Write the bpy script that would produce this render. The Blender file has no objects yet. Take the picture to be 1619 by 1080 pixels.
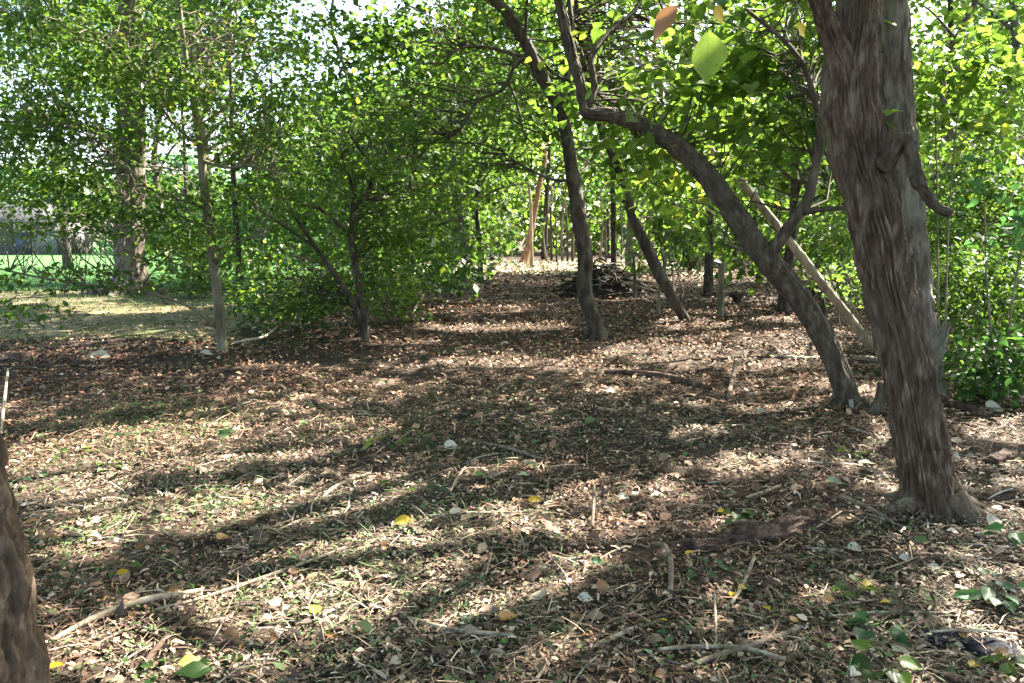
import bpy, math, numpy as np
from mathutils import Vector, Matrix
rng = np.random.default_rng(7)
D = bpy.data
S = bpy.context.scene
COL = S.collection
# ------------------------------------------------------------------ camera
CAMH, PITCH, FPX, CX, CY = 1.6, math.radians(7.4), 1270.0, 809.5, 540.0
cam = D.cameras.new('camera'); camo = D.objects.new('camera', cam); COL.objects.link(camo)
cam.sensor_width = 36.0; cam.lens = 36.0 * FPX / 1619.0
cam.clip_start = 0.05; cam.clip_end = 2000
camo.location = (0, 0, CAMH); camo.rotation_euler = (math.pi/2 - PITCH, 0, 0)
S.camera = camo
# ------------------------------------------------------------------ sky, sun, exposure
SUN_EL, SUN_AZ = math.radians(44), math.radians(51)      # azimuth clockwise from +Y
TOSUN = np.array([math.sin(SUN_AZ)*math.cos(SUN_EL), math.cos(SUN_AZ)*math.cos(SUN_EL), math.sin(SUN_EL)])
w = D.worlds.new('World'); S.world = w; w.use_nodes = True
wn = w.node_tree; bg = wn.nodes['Background']
sky = wn.nodes.new('ShaderNodeTexSky'); sky.sky_type = 'NISHITA'; sky.sun_disc = False
sky.sun_elevation = SUN_EL; sky.sun_rotation = SUN_AZ; sky.air_density = 1.0; sky.dust_density = 2.5; sky.ozone_density = 1.0
wn.links.new(sky.outputs[0], bg.inputs[0]); bg.inputs[1].default_value = 0.095
sl = D.lights.new('sun', 'SUN'); slo = D.objects.new('sun', sl); COL.objects.link(slo)
sl.energy = 5.0; sl.angle = math.radians(0.55); sl.color = (1.0, 0.93, 0.80)
slo.rotation_euler = Vector((-TOSUN[0], -TOSUN[1], -TOSUN[2])).to_track_quat('-Z', 'Y').to_euler()
slo.location = (12, 8, 30)
vs = S.view_settings; vs.view_transform = 'Standard'; vs.look = 'None'; vs.exposure = 3.1; vs.gamma = 1.0
S.cycles.max_bounces = 7; S.cycles.diffuse_bounces = 4; S.cycles.transmission_bounces = 5; S.cycles.glossy_bounces = 2
S.cycles.sample_clamp_indirect = 6.0
# ------------------------------------------------------------------ helpers
CP, SP = math.cos(PITCH), math.sin(PITCH)
def ray(x, y):
    a, b = (x - CX)/FPX, (CY - y)/FPX
    return np.array([a, CP + b*SP, -SP + b*CP])
def P(x, y, Y):                       # photo position at distance Y -> point in the place
    d = ray(x, y); return np.array([0, 0, CAMH]) + d*(Y/d[1])
def project(p):
    q = np.atleast_2d(p) - np.array([0, 0, CAMH])
    f = q[:, 1]*CP - q[:, 2]*SP; u = q[:, 1]*SP + q[:, 2]*CP
    f = np.where(np.abs(f) < 1e-4, 1e-4, f)
    return np.stack([CX + FPX*q[:, 0]/f, CY - FPX*u/f, f], 1)
# gradient noise
_perm = np.random.default_rng(3).permutation(256); _perm = np.concatenate([_perm, _perm, _perm])
_g = np.random.default_rng(4).normal(size=(256, 3)); _g /= np.linalg.norm(_g, axis=1)[:, None]
def noise(p):
    p = np.asarray(p, float); i = np.floor(p).astype(int); f = p - i; i &= 255
    u = f*f*f*(f*(f*6 - 15) + 10); r = 0
    for dx in (0, 1):
        for dy in (0, 1):
            for dz in (0, 1):
                h = _perm[_perm[_perm[i[..., 0] + dx] + i[..., 1] + dy] + i[..., 2] + dz] % 256
                g = _g[h]; d = f - np.array([dx, dy, dz])
                wgt = (u[..., 0] if dx else 1 - u[..., 0])*(u[..., 1] if dy else 1 - u[..., 1])*(u[..., 2] if dz else 1 - u[..., 2])
                r = r + wgt*(g*d).sum(-1)
    return r*1.6
def H(x, y):                          # height of the woodland floor
    x = np.asarray(x, float); y = np.asarray(y, float)
    p = np.stack([x, y, np.zeros_like(x)], -1)
    fade = np.clip((30 - y)/12, 0, 1)
    return fade*(0.07*noise(p*0.35) + 0.035*noise(p*1.1 + 7) + 0.018*noise(p*3.1 + 3) + 0.012*noise(p*7.3))
def G(x, y):                          # where the sight line through (x, y) meets the floor
    d = ray(x, y); t = CAMH/(-d[2])
    for _ in range(4):
        q = np.array([0, 0, CAMH]) + d*t; t = (CAMH - float(H(q[0], q[1])))/(-d[2])
    return np.array([0, 0, CAMH]) + d*t
# sun flecks: where the photograph shows sunlit floor (leaves are cut from the crowns along those beams)
FLECKS = [(230,715,270,22,-3),(500,693,140,15,-4),(110,770,150,26,-6),(420,800,230,26,-9),(150,850,130,24,-9),(420,862,210,24,-12),
 (560,822,80,20,-8),(230,985,240,24,-17),(420,940,230,17,-13),(330,1035,200,26,-14),(600,925,130,26,-10),(690,890,80,22,0),(500,962,90,12,-10),(560,880,110,16,-8),(880,890,70,22,0),(1000,860,60,8,0),(870,680,40,4,0),
 (890,935,50,22,0),(790,742,120,9,0),(1012,790,46,9,0),(1175,745,80,9,0),(1300,664,60,9,0),(1395,690,40,14,0),(850,573,165,7,2),
 (1040,556,110,13,2),(1150,534,120,7,0),(1180,572,110,9,0),(1090,515,60,8,0),(1040,596,60,5,0),(640,545,110,4,2),(800,519,120,4,0),
 (395,570,70,6,0),(160,563,45,2,0),(450,657,50,4,0),(880,418,210,11,0),(1000,424,90,5,0),(1150,441,110,4,0),(1250,505,70,4,0),(1240,545,80,6,0),(1280,560,50,6,0),
 (60,470,130,9,0),(180,487,120,6,0),(100,421,250,16,0),(720,515,60,4,0),(1200,655,60,6,0),(960,625,40,5,0),(1100,690,60,6,0),(1580,680,60,8,0),(1560,1030,60,14,0)]
_F = np.array([(a, b, c, d*(.8 if 490 < b < 680 else 1.0), math.cos(math.radians(e)), math.sin(math.radians(e))) for a, b, c, d, e in FLECKS])
def in_fleck(p, sz):
    t = p[:, 2]/TOSUN[2]; q = p - TOSUN[None]*t[:, None]; q[:, 2] = 0
    wob = 1.0 + 0.8*noise(q*np.array([1.7, 1.7, 1]) + 11) + 0.7*noise(q*4.5 + 5)
    px = project(q); mg = np.where(px[:, 2] > 6.5, .26, .42)*sz*FPX/np.maximum(px[:, 2], 1); ok = np.zeros(len(p), bool)
    for a, b, c, d, ce, se in _F:
        dx, dy = px[:, 0] - a, px[:, 1] - b
        u, v = (dx*ce + dy*se)/(c*1.05 + mg), (-dx*se + dy*ce)/(d*1.2 + 0.45*mg)
        ok |= (u*u + v*v < wob)
    return ok & (px[:, 2] > 1.0)

# openings cut in the crowns to let the sun reach single trunks and sprays
WINDOWS = [(140, 110, 10.6, 1.0), (330, 90, 11.2, .9), (100, 320, 10.7, .9), (470, 230, 11.5, .7), (620, 330, 13, .7), (200, 60, 21, 2.2), (450, 430, 12.5, .5), (280, 250, 11, .6), (1570, 300, 12.5, 1.7), (1600, 200, 13, 1.2), (1520, 130, 8.6, .7), (1345, 440, 13.5, 1.0), (1545, 450, 10.0, .8), (850, 290, 46, 4.0), (950, 330, 50, 4), (1000, 380, 38, 2.5), (1130, 200, 9.2, .8), (1010, 60, 9.0, .7),
  (1230, 70, 8.4, .6), (610, 40, 14, 1.1), (720, 60, 15, 1.2), (1090, 330, 23, 1.6), (1240, 330, 19, 1.3), (206, 400, 21, .8), (1366, 90, 5.0, .16), (352, 542, 11.2, .22), (950, 520, 12.4, .16), (1085, 495, 15, .25), (1300, 300, 22, 1.6), (690, 380, 24, .9), (760, 300, 32, 1.8), (560, 280, 13, .35), (60, 300, 75, 8), (1470, 60, 14, 1.0), (930, 60, 16, .9), (1100, 60, 22, 1.5)]
def in_window(p):
    ok = np.zeros(len(p), bool); wob = .75 + .6*noise(p*.9 + 21)
    for x, y, Y, r in WINDOWS:
        v = p - P(x, y, Y)[None]; s = v @ TOSUN; d = np.linalg.norm(v - s[:, None]*TOSUN[None], axis=1); ok |= (s > r*.6) & (d < r*wob + .05)
    return ok
def mesh_np(name, V, F, mats=(), face_attr=None, smooth=False, face_col=None):
    """F: (n,4) or (n,3) integer array"""
    me = D.meshes.new(name); V = np.ascontiguousarray(V, np.float32); F = np.ascontiguousarray(F, np.int32)
    n, k = F.shape
    me.vertices.add(len(V)); me.vertices.foreach_set('co', V.ravel())
    me.loops.add(n*k); me.loops.foreach_set('vertex_index', F.ravel())
    me.polygons.add(n); me.polygons.foreach_set('loop_start', np.arange(0, n*k, k, dtype=np.int32))
    if smooth: me.polygons.foreach_set('use_smooth', np.ones(n, bool))
    if face_attr is not None:
        a = me.attributes.new('tint', 'FLOAT', 'FACE'); a.data.foreach_set('value', np.ascontiguousarray(face_attr, np.float32))
    if face_col is not None:
        a = me.attributes.new('col', 'FLOAT_COLOR', 'FACE')
        a.data.foreach_set('color', np.ascontiguousarray(np.concatenate([face_col, np.ones((n, 1))], 1), np.float32).ravel())
    for m in mats: me.materials.append(m)
    me.update(calc_edges=True)
    return me
def obj(name, me, parent=None, loc=None, kind=None):
    o = D.objects.new(name, me); COL.objects.link(o)
    if parent is not None: o.parent = parent
    if loc is not None: o.location = loc
    if kind: o['kind'] = kind
    return o
def tag(o, label, cat, group=None):
    o['label'] = label; o['category'] = cat
    if group: o['group'] = group
    return o
def thing(name, label, cat, loc, group=None):
    o = D.objects.new(name, None); COL.objects.link(o); o.location = loc; o.empty_display_size = 0.2
    return tag(o, label, cat, group)
def catmull(pts, n):
    pts = np.asarray(pts, float); m = len(pts)
    if m == 2: 
        t = np.linspace(0, 1, n)[:, None]; return pts[0]*(1-t) + pts[1]*t
    ext = np.concatenate([[2*pts[0]-pts[1]], pts, [2*pts[-1]-pts[-2]]])
    seg = np.linalg.norm(np.diff(pts[:, :3], axis=0), axis=1); cum = np.concatenate([[0], np.cumsum(seg)])
    s = np.linspace(0, cum[-1], n); k = np.clip(np.searchsorted(cum, s, 'right') - 1, 0, m-2)
    t = ((s - cum[k])/np.maximum(seg[k], 1e-6))[:, None]
    p0, p1, p2, p3 = ext[k], ext[k+1], ext[k+2], ext[k+3]
    return 0.5*((2*p1) + (p2-p0)*t + (2*p0-5*p1+4*p2-p3)*t**2 + (3*p1-p0-3*p2+p3)*t**3)
def frames(c):
    T = np.gradient(c, axis=0); T /= np.linalg.norm(T, axis=1)[:, None] + 1e-9
    N = np.zeros_like(T); a = np.array([1, 0, 0]) if abs(T[0, 0]) < 0.8 else np.array([0, 1, 0])
    v = np.cross(T[0], a); v /= np.linalg.norm(v); N[0] = v
    for i in range(1, len(c)):
        v = N[i-1] - T[i]*np.dot(N[i-1], T[i]); N[i] = v/(np.linalg.norm(v) + 1e-9)
    return T, N, np.cross(T, N)
def tube(pts4, seg=10, rings=24, bark=None, seed=0, flare=0.0, cap=True):
    """pts4: x,y,z,radius. bark: (depth in m, ridges round, ridge length m)"""
    c4 = catmull(pts4, rings); c, r = c4[:, :3], np.maximum(c4[:, 3], 0.0008)
    T, N, B = frames(c); th = np.arange(seg)*2*math.pi/seg
    L = np.concatenate([[0], np.cumsum(np.linalg.norm(np.diff(c, axis=0), axis=1))])
    R = np.repeat(r[:, None], seg, 1)
    ct, st = np.cos(th)[None].repeat(rings, 0), np.sin(th)[None].repeat(rings, 0); LL = L[:, None].repeat(seg, 1)
    if flare:
        fl = np.exp(-LL/(flare*1.0)); lob = 0.5 + 0.5*np.cos(th*5 + seed + 0.6*np.sin(th*2))[None]
        R = R*(1 + fl*(0.20 + 0.55*lob))
    R = R*(1 + 0.06*noise(np.stack([ct*1.2 + seed, st*1.2, LL*1.5], -1)) + 0.035*noise(np.stack([ct*2.4, st*2.4 + seed, LL*5], -1)))
    if bark:
        dep, k, ln = bark[:3]; ridge = len(bark) > 3; kk = k/(2*math.pi)
        w1 = noise(np.stack([ct*1.5 + seed, st*1.5, LL*2.2], -1)); w2 = noise(np.stack([ct*3, st*3 + seed, LL/ln*0.9], -1))
        tw = th[None] + 0.10*w1 + 0.09*w2
        q = np.stack([np.cos(tw)*kk + seed, np.sin(tw)*kk, LL/ln], -1)
        n1 = 1 - np.clip(np.abs(noise(q))*3.0, 0, 1)          # narrow furrows between plates
        q2 = np.stack([np.cos(tw)*kk*2.1, np.sin(tw)*kk*2.1 + seed, LL/ln*2.6], -1)
        n2 = 1 - np.clip(np.abs(noise(q2))*2.6, 0, 1)
        n3 = noise(np.stack([ct*kk*4, st*kk*4, LL*60], -1))
        if ridge:                                               # long wavy strips that split and run together
            wa = noise(np.stack([ct*2.2 + seed, st*2.2, LL/ln*.4], -1)); wb = noise(np.stack([ct*kk*.8, st*kk*.8 + seed, LL/ln*1.1], -1)); wc = noise(np.stack([ct*kk*1.7, st*kk*1.7 + seed, LL/ln*4.0], -1))
            f = (th[None]/(2*math.pi)*k + 0.8*wa + 0.75*wb + .22*wc) % 1.0; tri = 1 - np.abs(2*f - 1)
            amp = np.clip(0.70 + 1.5*noise(np.stack([ct*kk*.9 + 3, st*kk*.9, LL/ln*1.6 + seed], -1)), .05, 1.3)
            f2 = (th[None]/(2*math.pi)*k*2 + 2.4*wb + 1.1*wa + .7*wc + .3) % 1.0; tri2 = 1 - np.abs(2*f2 - 1)
            crk = 1 - np.clip(np.abs(noise(np.stack([ct*kk*.8 + 9, st*kk*.8, LL/ln*5.5 + .6*wb], -1)))*7, 0, 1)
            R = R + dep*(amp*np.clip(tri*1.6, 0, 1)**1.1 + 0.34*tri2 + .14*wc + 0.14*n3 - .6 - .22*crk)
        else: R = R + 1.3*dep*(0.35 - n1**1.3 - 0.35*n2 + 0.12*n3)
    V = c[:, None] + R[..., None]*(ct[..., None]*N[:, None] + st[..., None]*B[:, None])
    V = V.reshape(-1, 3); i = np.arange(rings-1)[:, None]*seg; j = np.arange(seg)[None]; j2 = (j+1) % seg
    F = np.stack([i+j, i+j2, i+seg+j2, i+seg+j], -1).reshape(-1, 4)
    if cap:
        V = np.concatenate([V, [c[0]], [c[-1]]]); a, b = len(V)-2, len(V)-1; e = (rings-1)*seg
        jj = np.arange(0, seg, 2); j1 = (jj+1) % seg; j2 = (jj+2) % seg
        F = np.concatenate([F, np.stack([np.full_like(jj, a), j2, j1, jj], 1), np.stack([np.full_like(jj, b), e+jj, e+j1, e+j2], 1)])
    return V, F
def join(parts):
    Vs, Fs, o = [], [], 0
    for V, F in parts: Vs.append(V); Fs.append(F + o); o += len(V)
    return np.concatenate(Vs), np.concatenate(Fs)
# ------------------------------------------------------------------ materials
def M(name):
    m = D.materials.new(name); m.use_nodes = True; nt = m.node_tree; b = nt.nodes['Principled BSDF']; return m, nt, b
def nd(nt, t, **k):
    n = nt.nodes.new(t)
    for a, v in k.items(): setattr(n, a, v)
    return n
def ramp(nt, stops):
    r = nd(nt, 'ShaderNodeValToRGB'); e = r.color_ramp.elements
    while len(e) < len(stops): e.new(0.5)
    for i, (p, c) in enumerate(stops): e[i].position = p; e[i].color = (*c, 1)
    return r
def bark_mat(name, c0, c1, c2, scale=20, stretch=0.30, bump=0.5, moss=None):
    m, nt, b = M(name); tc = nd(nt, 'ShaderNodeTexCoord'); mp = nd(nt, 'ShaderNodeMapping'); mp.inputs['Scale'].default_value = (1, 1, stretch)
    n1 = nd(nt, 'ShaderNodeTexNoise'); n1.inputs['Scale'].default_value = scale; n1.inputs['Detail'].default_value = 7; n1.inputs['Roughness'].default_value = 0.65
    nt.links.new(tc.outputs['Object'], mp.inputs[0]); nt.links.new(mp.outputs[0], n1.inputs['Vector'])
    r = ramp(nt, [(0.36, c0), (0.50, c1), (0.66, c2)]); nt.links.new(n1.outputs['Fac'], r.inputs[0])
    n2 = nd(nt, 'ShaderNodeTexNoise'); n2.inputs['Scale'].default_value = 3.3; n2.inputs['Detail'].default_value = 4
    nt.links.new(tc.outputs['Object'], n2.inputs['Vector'])
    mx = nd(nt, 'ShaderNodeMixRGB', blend_type='MIX'); r2 = ramp(nt, [(0.48, (0, 0, 0)), (0.68, (0.7, 0.7, 0.7))]); nt.links.new(n2.outputs['Fac'], r2.inputs[0])
    nt.links.new(r2.outputs[0], mx.inputs[0]); nt.links.new(r.outputs[0], mx.inputs[1]); mx.inputs[2].default_value = (*(moss or c1), 1)
    nt.links.new(mx.outputs[0], b.inputs['Base Color']); b.inputs['Roughness'].default_value = 0.85; b.inputs['Specular IOR Level'].default_value = 0.25
    n3 = nd(nt, 'ShaderNodeTexNoise'); n3.inputs['Scale'].default_value = scale*3.5; n3.inputs['Detail'].default_value = 5; nt.links.new(mp.outputs[0], n3.inputs['Vector'])
    bp = nd(nt, 'ShaderNodeBump'); bp.inputs['Strength'].default_value = bump; bp.inputs['Distance'].default_value = 0.015
    nt.links.new(n3.outputs['Fac'], bp.inputs['Height']); nt.links.new(bp.outputs[0], b.inputs['Normal'])
    return m
BK = {
 'brown': bark_mat('bark_brown', (0.042, 0.025, 0.016), (0.088, 0.057, 0.037), (0.21, 0.162, 0.115), moss=(0.095, 0.068, 0.046)),
 'redbud': bark_mat('bark_lean', (0.030, 0.021, 0.015), (0.064, 0.047, 0.033), (0.13, 0.105, 0.075), moss=(0.065, 0.055, 0.036)),
 'grey': bark_mat('bark_grey', (0.05, 0.04, 0.03), (0.11, 0.088, 0.068), (0.22, 0.185, 0.15), scale=14, stretch=0.25, moss=(0.20, 0.19, 0.14)),
 'dark': bark_mat('bark_dark', (0.022, 0.016, 0.013), (0.050, 0.038, 0.028), (0.12, 0.095, 0.075), scale=10, stretch=0.4, moss=(0.08, 0.07, 0.05)),
 'pale': bark_mat('bark_pale', (0.12, 0.09, 0.058), (0.22, 0.175, 0.12), (0.34, 0.28, 0.20), scale=8, stretch=0.3, bump=0.15, moss=(0.26, 0.22, 0.15)),
 'olive': bark_mat('bark_olive', (0.07, 0.058, 0.04), (0.14, 0.12, 0.08), (0.24, 0.21, 0.15), scale=8, stretch=0.3, bump=0.2, moss=(0.17, 0.17, 0.10)),
 'black': bark_mat('wood_blackened', (0.012, 0.010, 0.008), (0.028, 0.022, 0.018), (0.06, 0.05, 0.04), scale=10, stretch=0.5),
 'red': bark_mat('bark_reddish', (0.10, 0.05, 0.03), (0.20, 0.11, 0.07), (0.30, 0.19, 0.13), scale=6, stretch=0.4),
 'rot': bark_mat('wood_rotten', (0.025, 0.015, 0.011), (0.065, 0.038, 0.027), (0.17, 0.11, 0.08), scale=12, stretch=0.6, bump=0.6),
 'stick': bark_mat('wood_stick', (0.20, 0.15, 0.10), (0.34, 0.27, 0.19), (0.50, 0.42, 0.32), scale=20, stretch=0.8, bump=0.2),
 'stickdark': bark_mat('wood_stick_dark', (0.07, 0.05, 0.038), (0.15, 0.11, 0.08), (0.26, 0.20, 0.15), scale=20, stretch=0.8, bump=0.2),
 'weathered': bark_mat('wood_weathered', (0.20, 0.17, 0.13), (0.34, 0.30, 0.25), (0.50, 0.46, 0.40), scale=16, stretch=0.15, bump=0.5),
 'cut': bark_mat('wood_cut', (0.30, 0.19, 0.09), (0.45, 0.31, 0.16), (0.58, 0.45, 0.28), scale=20, stretch=1, bump=0.2),
}
def leaf_mat(name, stops, trans=0.5, tcol=(0.16, 0.33, 0.03), rough=0.45, spec=0.35, tgain=1.0):
    m, nt, b = M(name); at = nd(nt, 'ShaderNodeAttribute', attribute_name='tint')
    r = ramp(nt, stops); nt.links.new(at.outputs['Fac'], r.inputs[0])
    nt.links.new(r.outputs[0], b.inputs['Base Color']); b.inputs['Roughness'].default_value = rough; b.inputs['Specular IOR Level'].default_value = spec
    tr = nd(nt, 'ShaderNodeBsdfTranslucent'); mg = nd(nt, 'ShaderNodeMixRGB', blend_type='MULTIPLY'); mg.inputs[0].default_value = 1.0
    r2 = ramp(nt, [(0.0, tuple(c*0.35 for c in tcol)), (0.7, tcol), (1.0, (min(1, tcol[0]*2.3), tcol[1]*1.25, tcol[2]))]); nt.links.new(at.outputs['Fac'], r2.inputs[0])
    nt.links.new(r2.outputs[0], tr.inputs['Color'])
    mx = nd(nt, 'ShaderNodeMixShader'); mx.inputs[0].default_value = trans
    nt.links.new(b.outputs[0], mx.inputs[1]); nt.links.new(tr.outputs[0], mx.inputs[2])
    nt.links.new(mx.outputs[0], nt.nodes['Material Output'].inputs['Surface'])
    nt.nodes.remove(mg)
    return m
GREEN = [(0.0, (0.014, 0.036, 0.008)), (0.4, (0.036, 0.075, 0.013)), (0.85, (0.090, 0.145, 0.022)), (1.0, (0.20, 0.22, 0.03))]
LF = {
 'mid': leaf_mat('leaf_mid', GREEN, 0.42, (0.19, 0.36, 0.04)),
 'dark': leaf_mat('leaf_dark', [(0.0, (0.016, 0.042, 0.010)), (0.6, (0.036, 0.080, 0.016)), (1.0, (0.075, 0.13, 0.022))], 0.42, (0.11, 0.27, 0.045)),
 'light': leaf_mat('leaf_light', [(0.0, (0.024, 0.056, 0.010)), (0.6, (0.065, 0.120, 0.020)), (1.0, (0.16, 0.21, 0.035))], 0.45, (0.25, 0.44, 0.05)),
 'blue': leaf_mat('leaf_bluish', [(0.0, (0.025, 0.070, 0.030)), (0.6, (0.050, 0.120, 0.050)), (1.0, (0.10, 0.18, 0.07))], 0.45, (0.14, 0.36, 0.09)),
 'yellow': leaf_mat('leaf_yellowed', [(0.0, (0.45, 0.27, 0.02)), (0.6, (0.58, 0.40, 0.035)), (1.0, (0.60, 0.46, 0.10))], 0.3, (0.6, 0.4, 0.04)),
 'orange': leaf_mat('leaf_orange', [(0.0, (0.42, 0.20, 0.06)), (1.0, (0.52, 0.30, 0.13))], 0.25, (0.5, 0.25, 0.06)),
 'pale': leaf_mat('leaf_pale', [(0.0, (0.30, 0.26, 0.19)), (0.6, (0.42, 0.38, 0.30)), (1.0, (0.58, 0.54, 0.45))], 0.2, (0.4, 0.36, 0.25)),
 'palegreen': leaf_mat('leaf_pale_green', [(0.0, (0.26, 0.34, 0.18)), (1.0, (0.36, 0.44, 0.26))], 0.25, (0.3, 0.4, 0.15)),
 'deadbrown': leaf_mat('leaf_dead_brown', [(0.0, (0.17, 0.085, 0.04)), (1.0, (0.28, 0.16, 0.08))], 0.3, (0.30, 0.14, 0.05)),
}
def col_mat(name, rough=0.8, trans=0.0):
    m, nt, b = M(name); at = nd(nt, 'ShaderNodeAttribute', attribute_name='col')
    nt.links.new(at.outputs['Color'], b.inputs['Base Color']); b.inputs['Roughness'].default_value = rough; b.inputs['Specular IOR Level'].default_value = 0.3
    return m
LITTER = col_mat('leaf_litter', 0.75); GRASSM = col_mat('grass_blades', 0.6)
def ground_mat(name, stops, s1=2.2, s2=45, bump=0.8, dist=0.03):
    m, nt, b = M(name); tc = nd(nt, 'ShaderNodeTexCoord')
    n1 = nd(nt, 'ShaderNodeTexNoise'); n1.inputs['Scale'].default_value = s1; n1.inputs['Detail'].default_value = 6
    n2 = nd(nt, 'ShaderNodeTexNoise'); n2.inputs['Scale'].default_value = s2; n2.inputs['Detail'].default_value = 6; n2.inputs['Roughness'].default_value = 0.7
    ad = nd(nt, 'ShaderNodeMath', operation='MULTIPLY_ADD'); ad.inputs[1].default_value = 0.45
    for n in (n1, n2): nt.links.new(tc.outputs['Object'], n.inputs['Vector'])
    nt.links.new(n1.outputs['Fac'], ad.inputs[0]); sb = nd(nt, 'ShaderNodeMath', operation='MULTIPLY'); sb.inputs[1].default_value = 0.55
    nt.links.new(n2.outputs['Fac'], sb.inputs[0]); nt.links.new(sb.outputs[0], ad.inputs[2])
    r = ramp(nt, stops); nt.links.new(ad.outputs[0], r.inputs[0]); nt.links.new(r.outputs[0], b.inputs['Base Color'])
    b.inputs['Roughness'].default_value = 0.95; b.inputs['Specular IOR Level'].default_value = 0.1
    bp = nd(nt, 'ShaderNodeBump'); bp.inputs['Strength'].default_value = bump; bp.inputs['Distance'].default_value = dist
    nt.links.new(n2.outputs['Fac'], bp.inputs['Height']); nt.links.new(bp.outputs[0], b.inputs['Normal'])
    return m
def flat_mat(name, c, rough=0.7, var=0.15, scale=6):
    m, nt, b = M(name); tc = nd(nt, 'ShaderNodeTexCoord'); n = nd(nt, 'ShaderNodeTexNoise'); n.inputs['Scale'].default_value = scale; n.inputs['Detail'].default_value = 5
    nt.links.new(tc.outputs['Object'], n.inputs['Vector'])
    r = ramp(nt, [(0.3, tuple(x*(1-var) for x in c)), (0.7, tuple(min(1, x*(1+var)) for x in c))]); nt.links.new(n.outputs['Fac'], r.inputs[0])
    nt.links.new(r.outputs[0], b.inputs['Base Color']); b.inputs['Roughness'].default_value = rough
    return m
SOIL = ground_mat('woodland_soil', [(0.34, (0.022, 0.016, 0.012)), (0.5, (0.055, 0.040, 0.030)), (0.66, (0.12, 0.09, 0.068))])
LAWNM = ground_mat('lawn_turf', [(0.34, (0.040, 0.095, 0.030)), (0.5, (0.065, 0.150, 0.045)), (0.66, (0.10, 0.19, 0.06))], s1=0.5, s2=22)
# ------------------------------------------------------------------ ground
def axis_pts(lo, hi, fine_lo, fine_hi, fine, grow=1.22):
    a = list(np.arange(fine_lo, fine_hi, fine)); s = fine
    while a[-1] < hi: s *= grow; a.append(a[-1] + s)
    s = fine
    while a[0] > lo: s *= grow; a.insert(0, a[0] - s)
    return np.array(a)
def sheet(name, xs, ys, zf, mat, keep=None):
    X, Y = np.meshgrid(xs, ys); Z = zf(X, Y); V = np.stack([X, Y, Z], -1).reshape(-1, 3); nx = len(xs)
    i = (np.arange(len(ys)-1)[:, None]*nx + np.arange(nx-1)[None]).ravel()
    F = np.stack([i, i+1, i+1+nx, i+nx], 1)
    if keep is not None: F = F[keep(V[F].mean(1))]
    u, inv = np.unique(F, return_inverse=True)
    return obj(name, mesh_np(name, V[u], inv.reshape(F.shape), [mat], smooth=True), kind='structure')
sheet('ground', axis_pts(-400, 400, -8, 8, 0.09), axis_pts(-60, 600, 1.5, 16, 0.09), H, SOIL)
def lawn_keep(c):
    e = -4.6 - 0.16*(c[:, 1]-20) + 1.2*noise(np.stack([c[:, 0]*0.3, c[:, 1]*0.3, 0*c[:, 0]], -1))
    yy = 24.5 + 1.5*noise(np.stack([c[:, 0]*0.35, c[:, 1]*0.1, 0*c[:, 0]+3], -1))
    return ((c[:, 0] < e) & (c[:, 1] > yy))
sheet('lawn', axis_pts(-160, -2, -26, -3, 0.3), axis_pts(14, 220, 15, 45, 0.3), lambda x, y: H(x, y)*0 + 0.10*np.clip((19-y)/4, 0, 1) + 0.05, LAWNM, lawn_keep)
BARE = ground_mat('dry_earth', [(0.36, (0.06, 0.085, 0.028)), (0.47, (0.12, 0.115, 0.055)), (0.55, (0.20, 0.165, 0.10)), (0.68, (0.28, 0.235, 0.15))], s1=1.6, s2=14)
def bare_keep(c):
    e = -4.6 - 0.25*(c[:, 1]-14) + 1.0*noise(np.stack([c[:, 0]*0.5, c[:, 1]*0.5, 0*c[:, 0]], -1))
    return (c[:, 0] < e) & (c[:, 1] > 12.6 + 1.3*noise(np.stack([c[:, 0]*.6, c[:, 1]*.2, 0*c[:, 0]+8], -1))) & (c[:, 1] < 29)
sheet('bare_ground', axis_pts(-40, -2, -18, -3, 0.1), axis_pts(11, 30, 11.5, 29, 0.1), lambda x, y: H(x, y) + 0.012, BARE, bare_keep)
def lawn_r(c):
    return (c[:, 0] > 9.0 + 0.25*(c[:, 1]-14) + 1.0*noise(np.stack([c[:, 0]*0.4, c[:, 1]*0.4, 0*c[:, 0]], -1))) & (c[:, 1] > 9)
sheet('side_lawn', axis_pts(8, 120, 8, 26, 0.4), axis_pts(8, 160, 9, 40, 0.4), lambda x, y: 0*x + 0.075, LAWNM, lawn_r)
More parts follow.
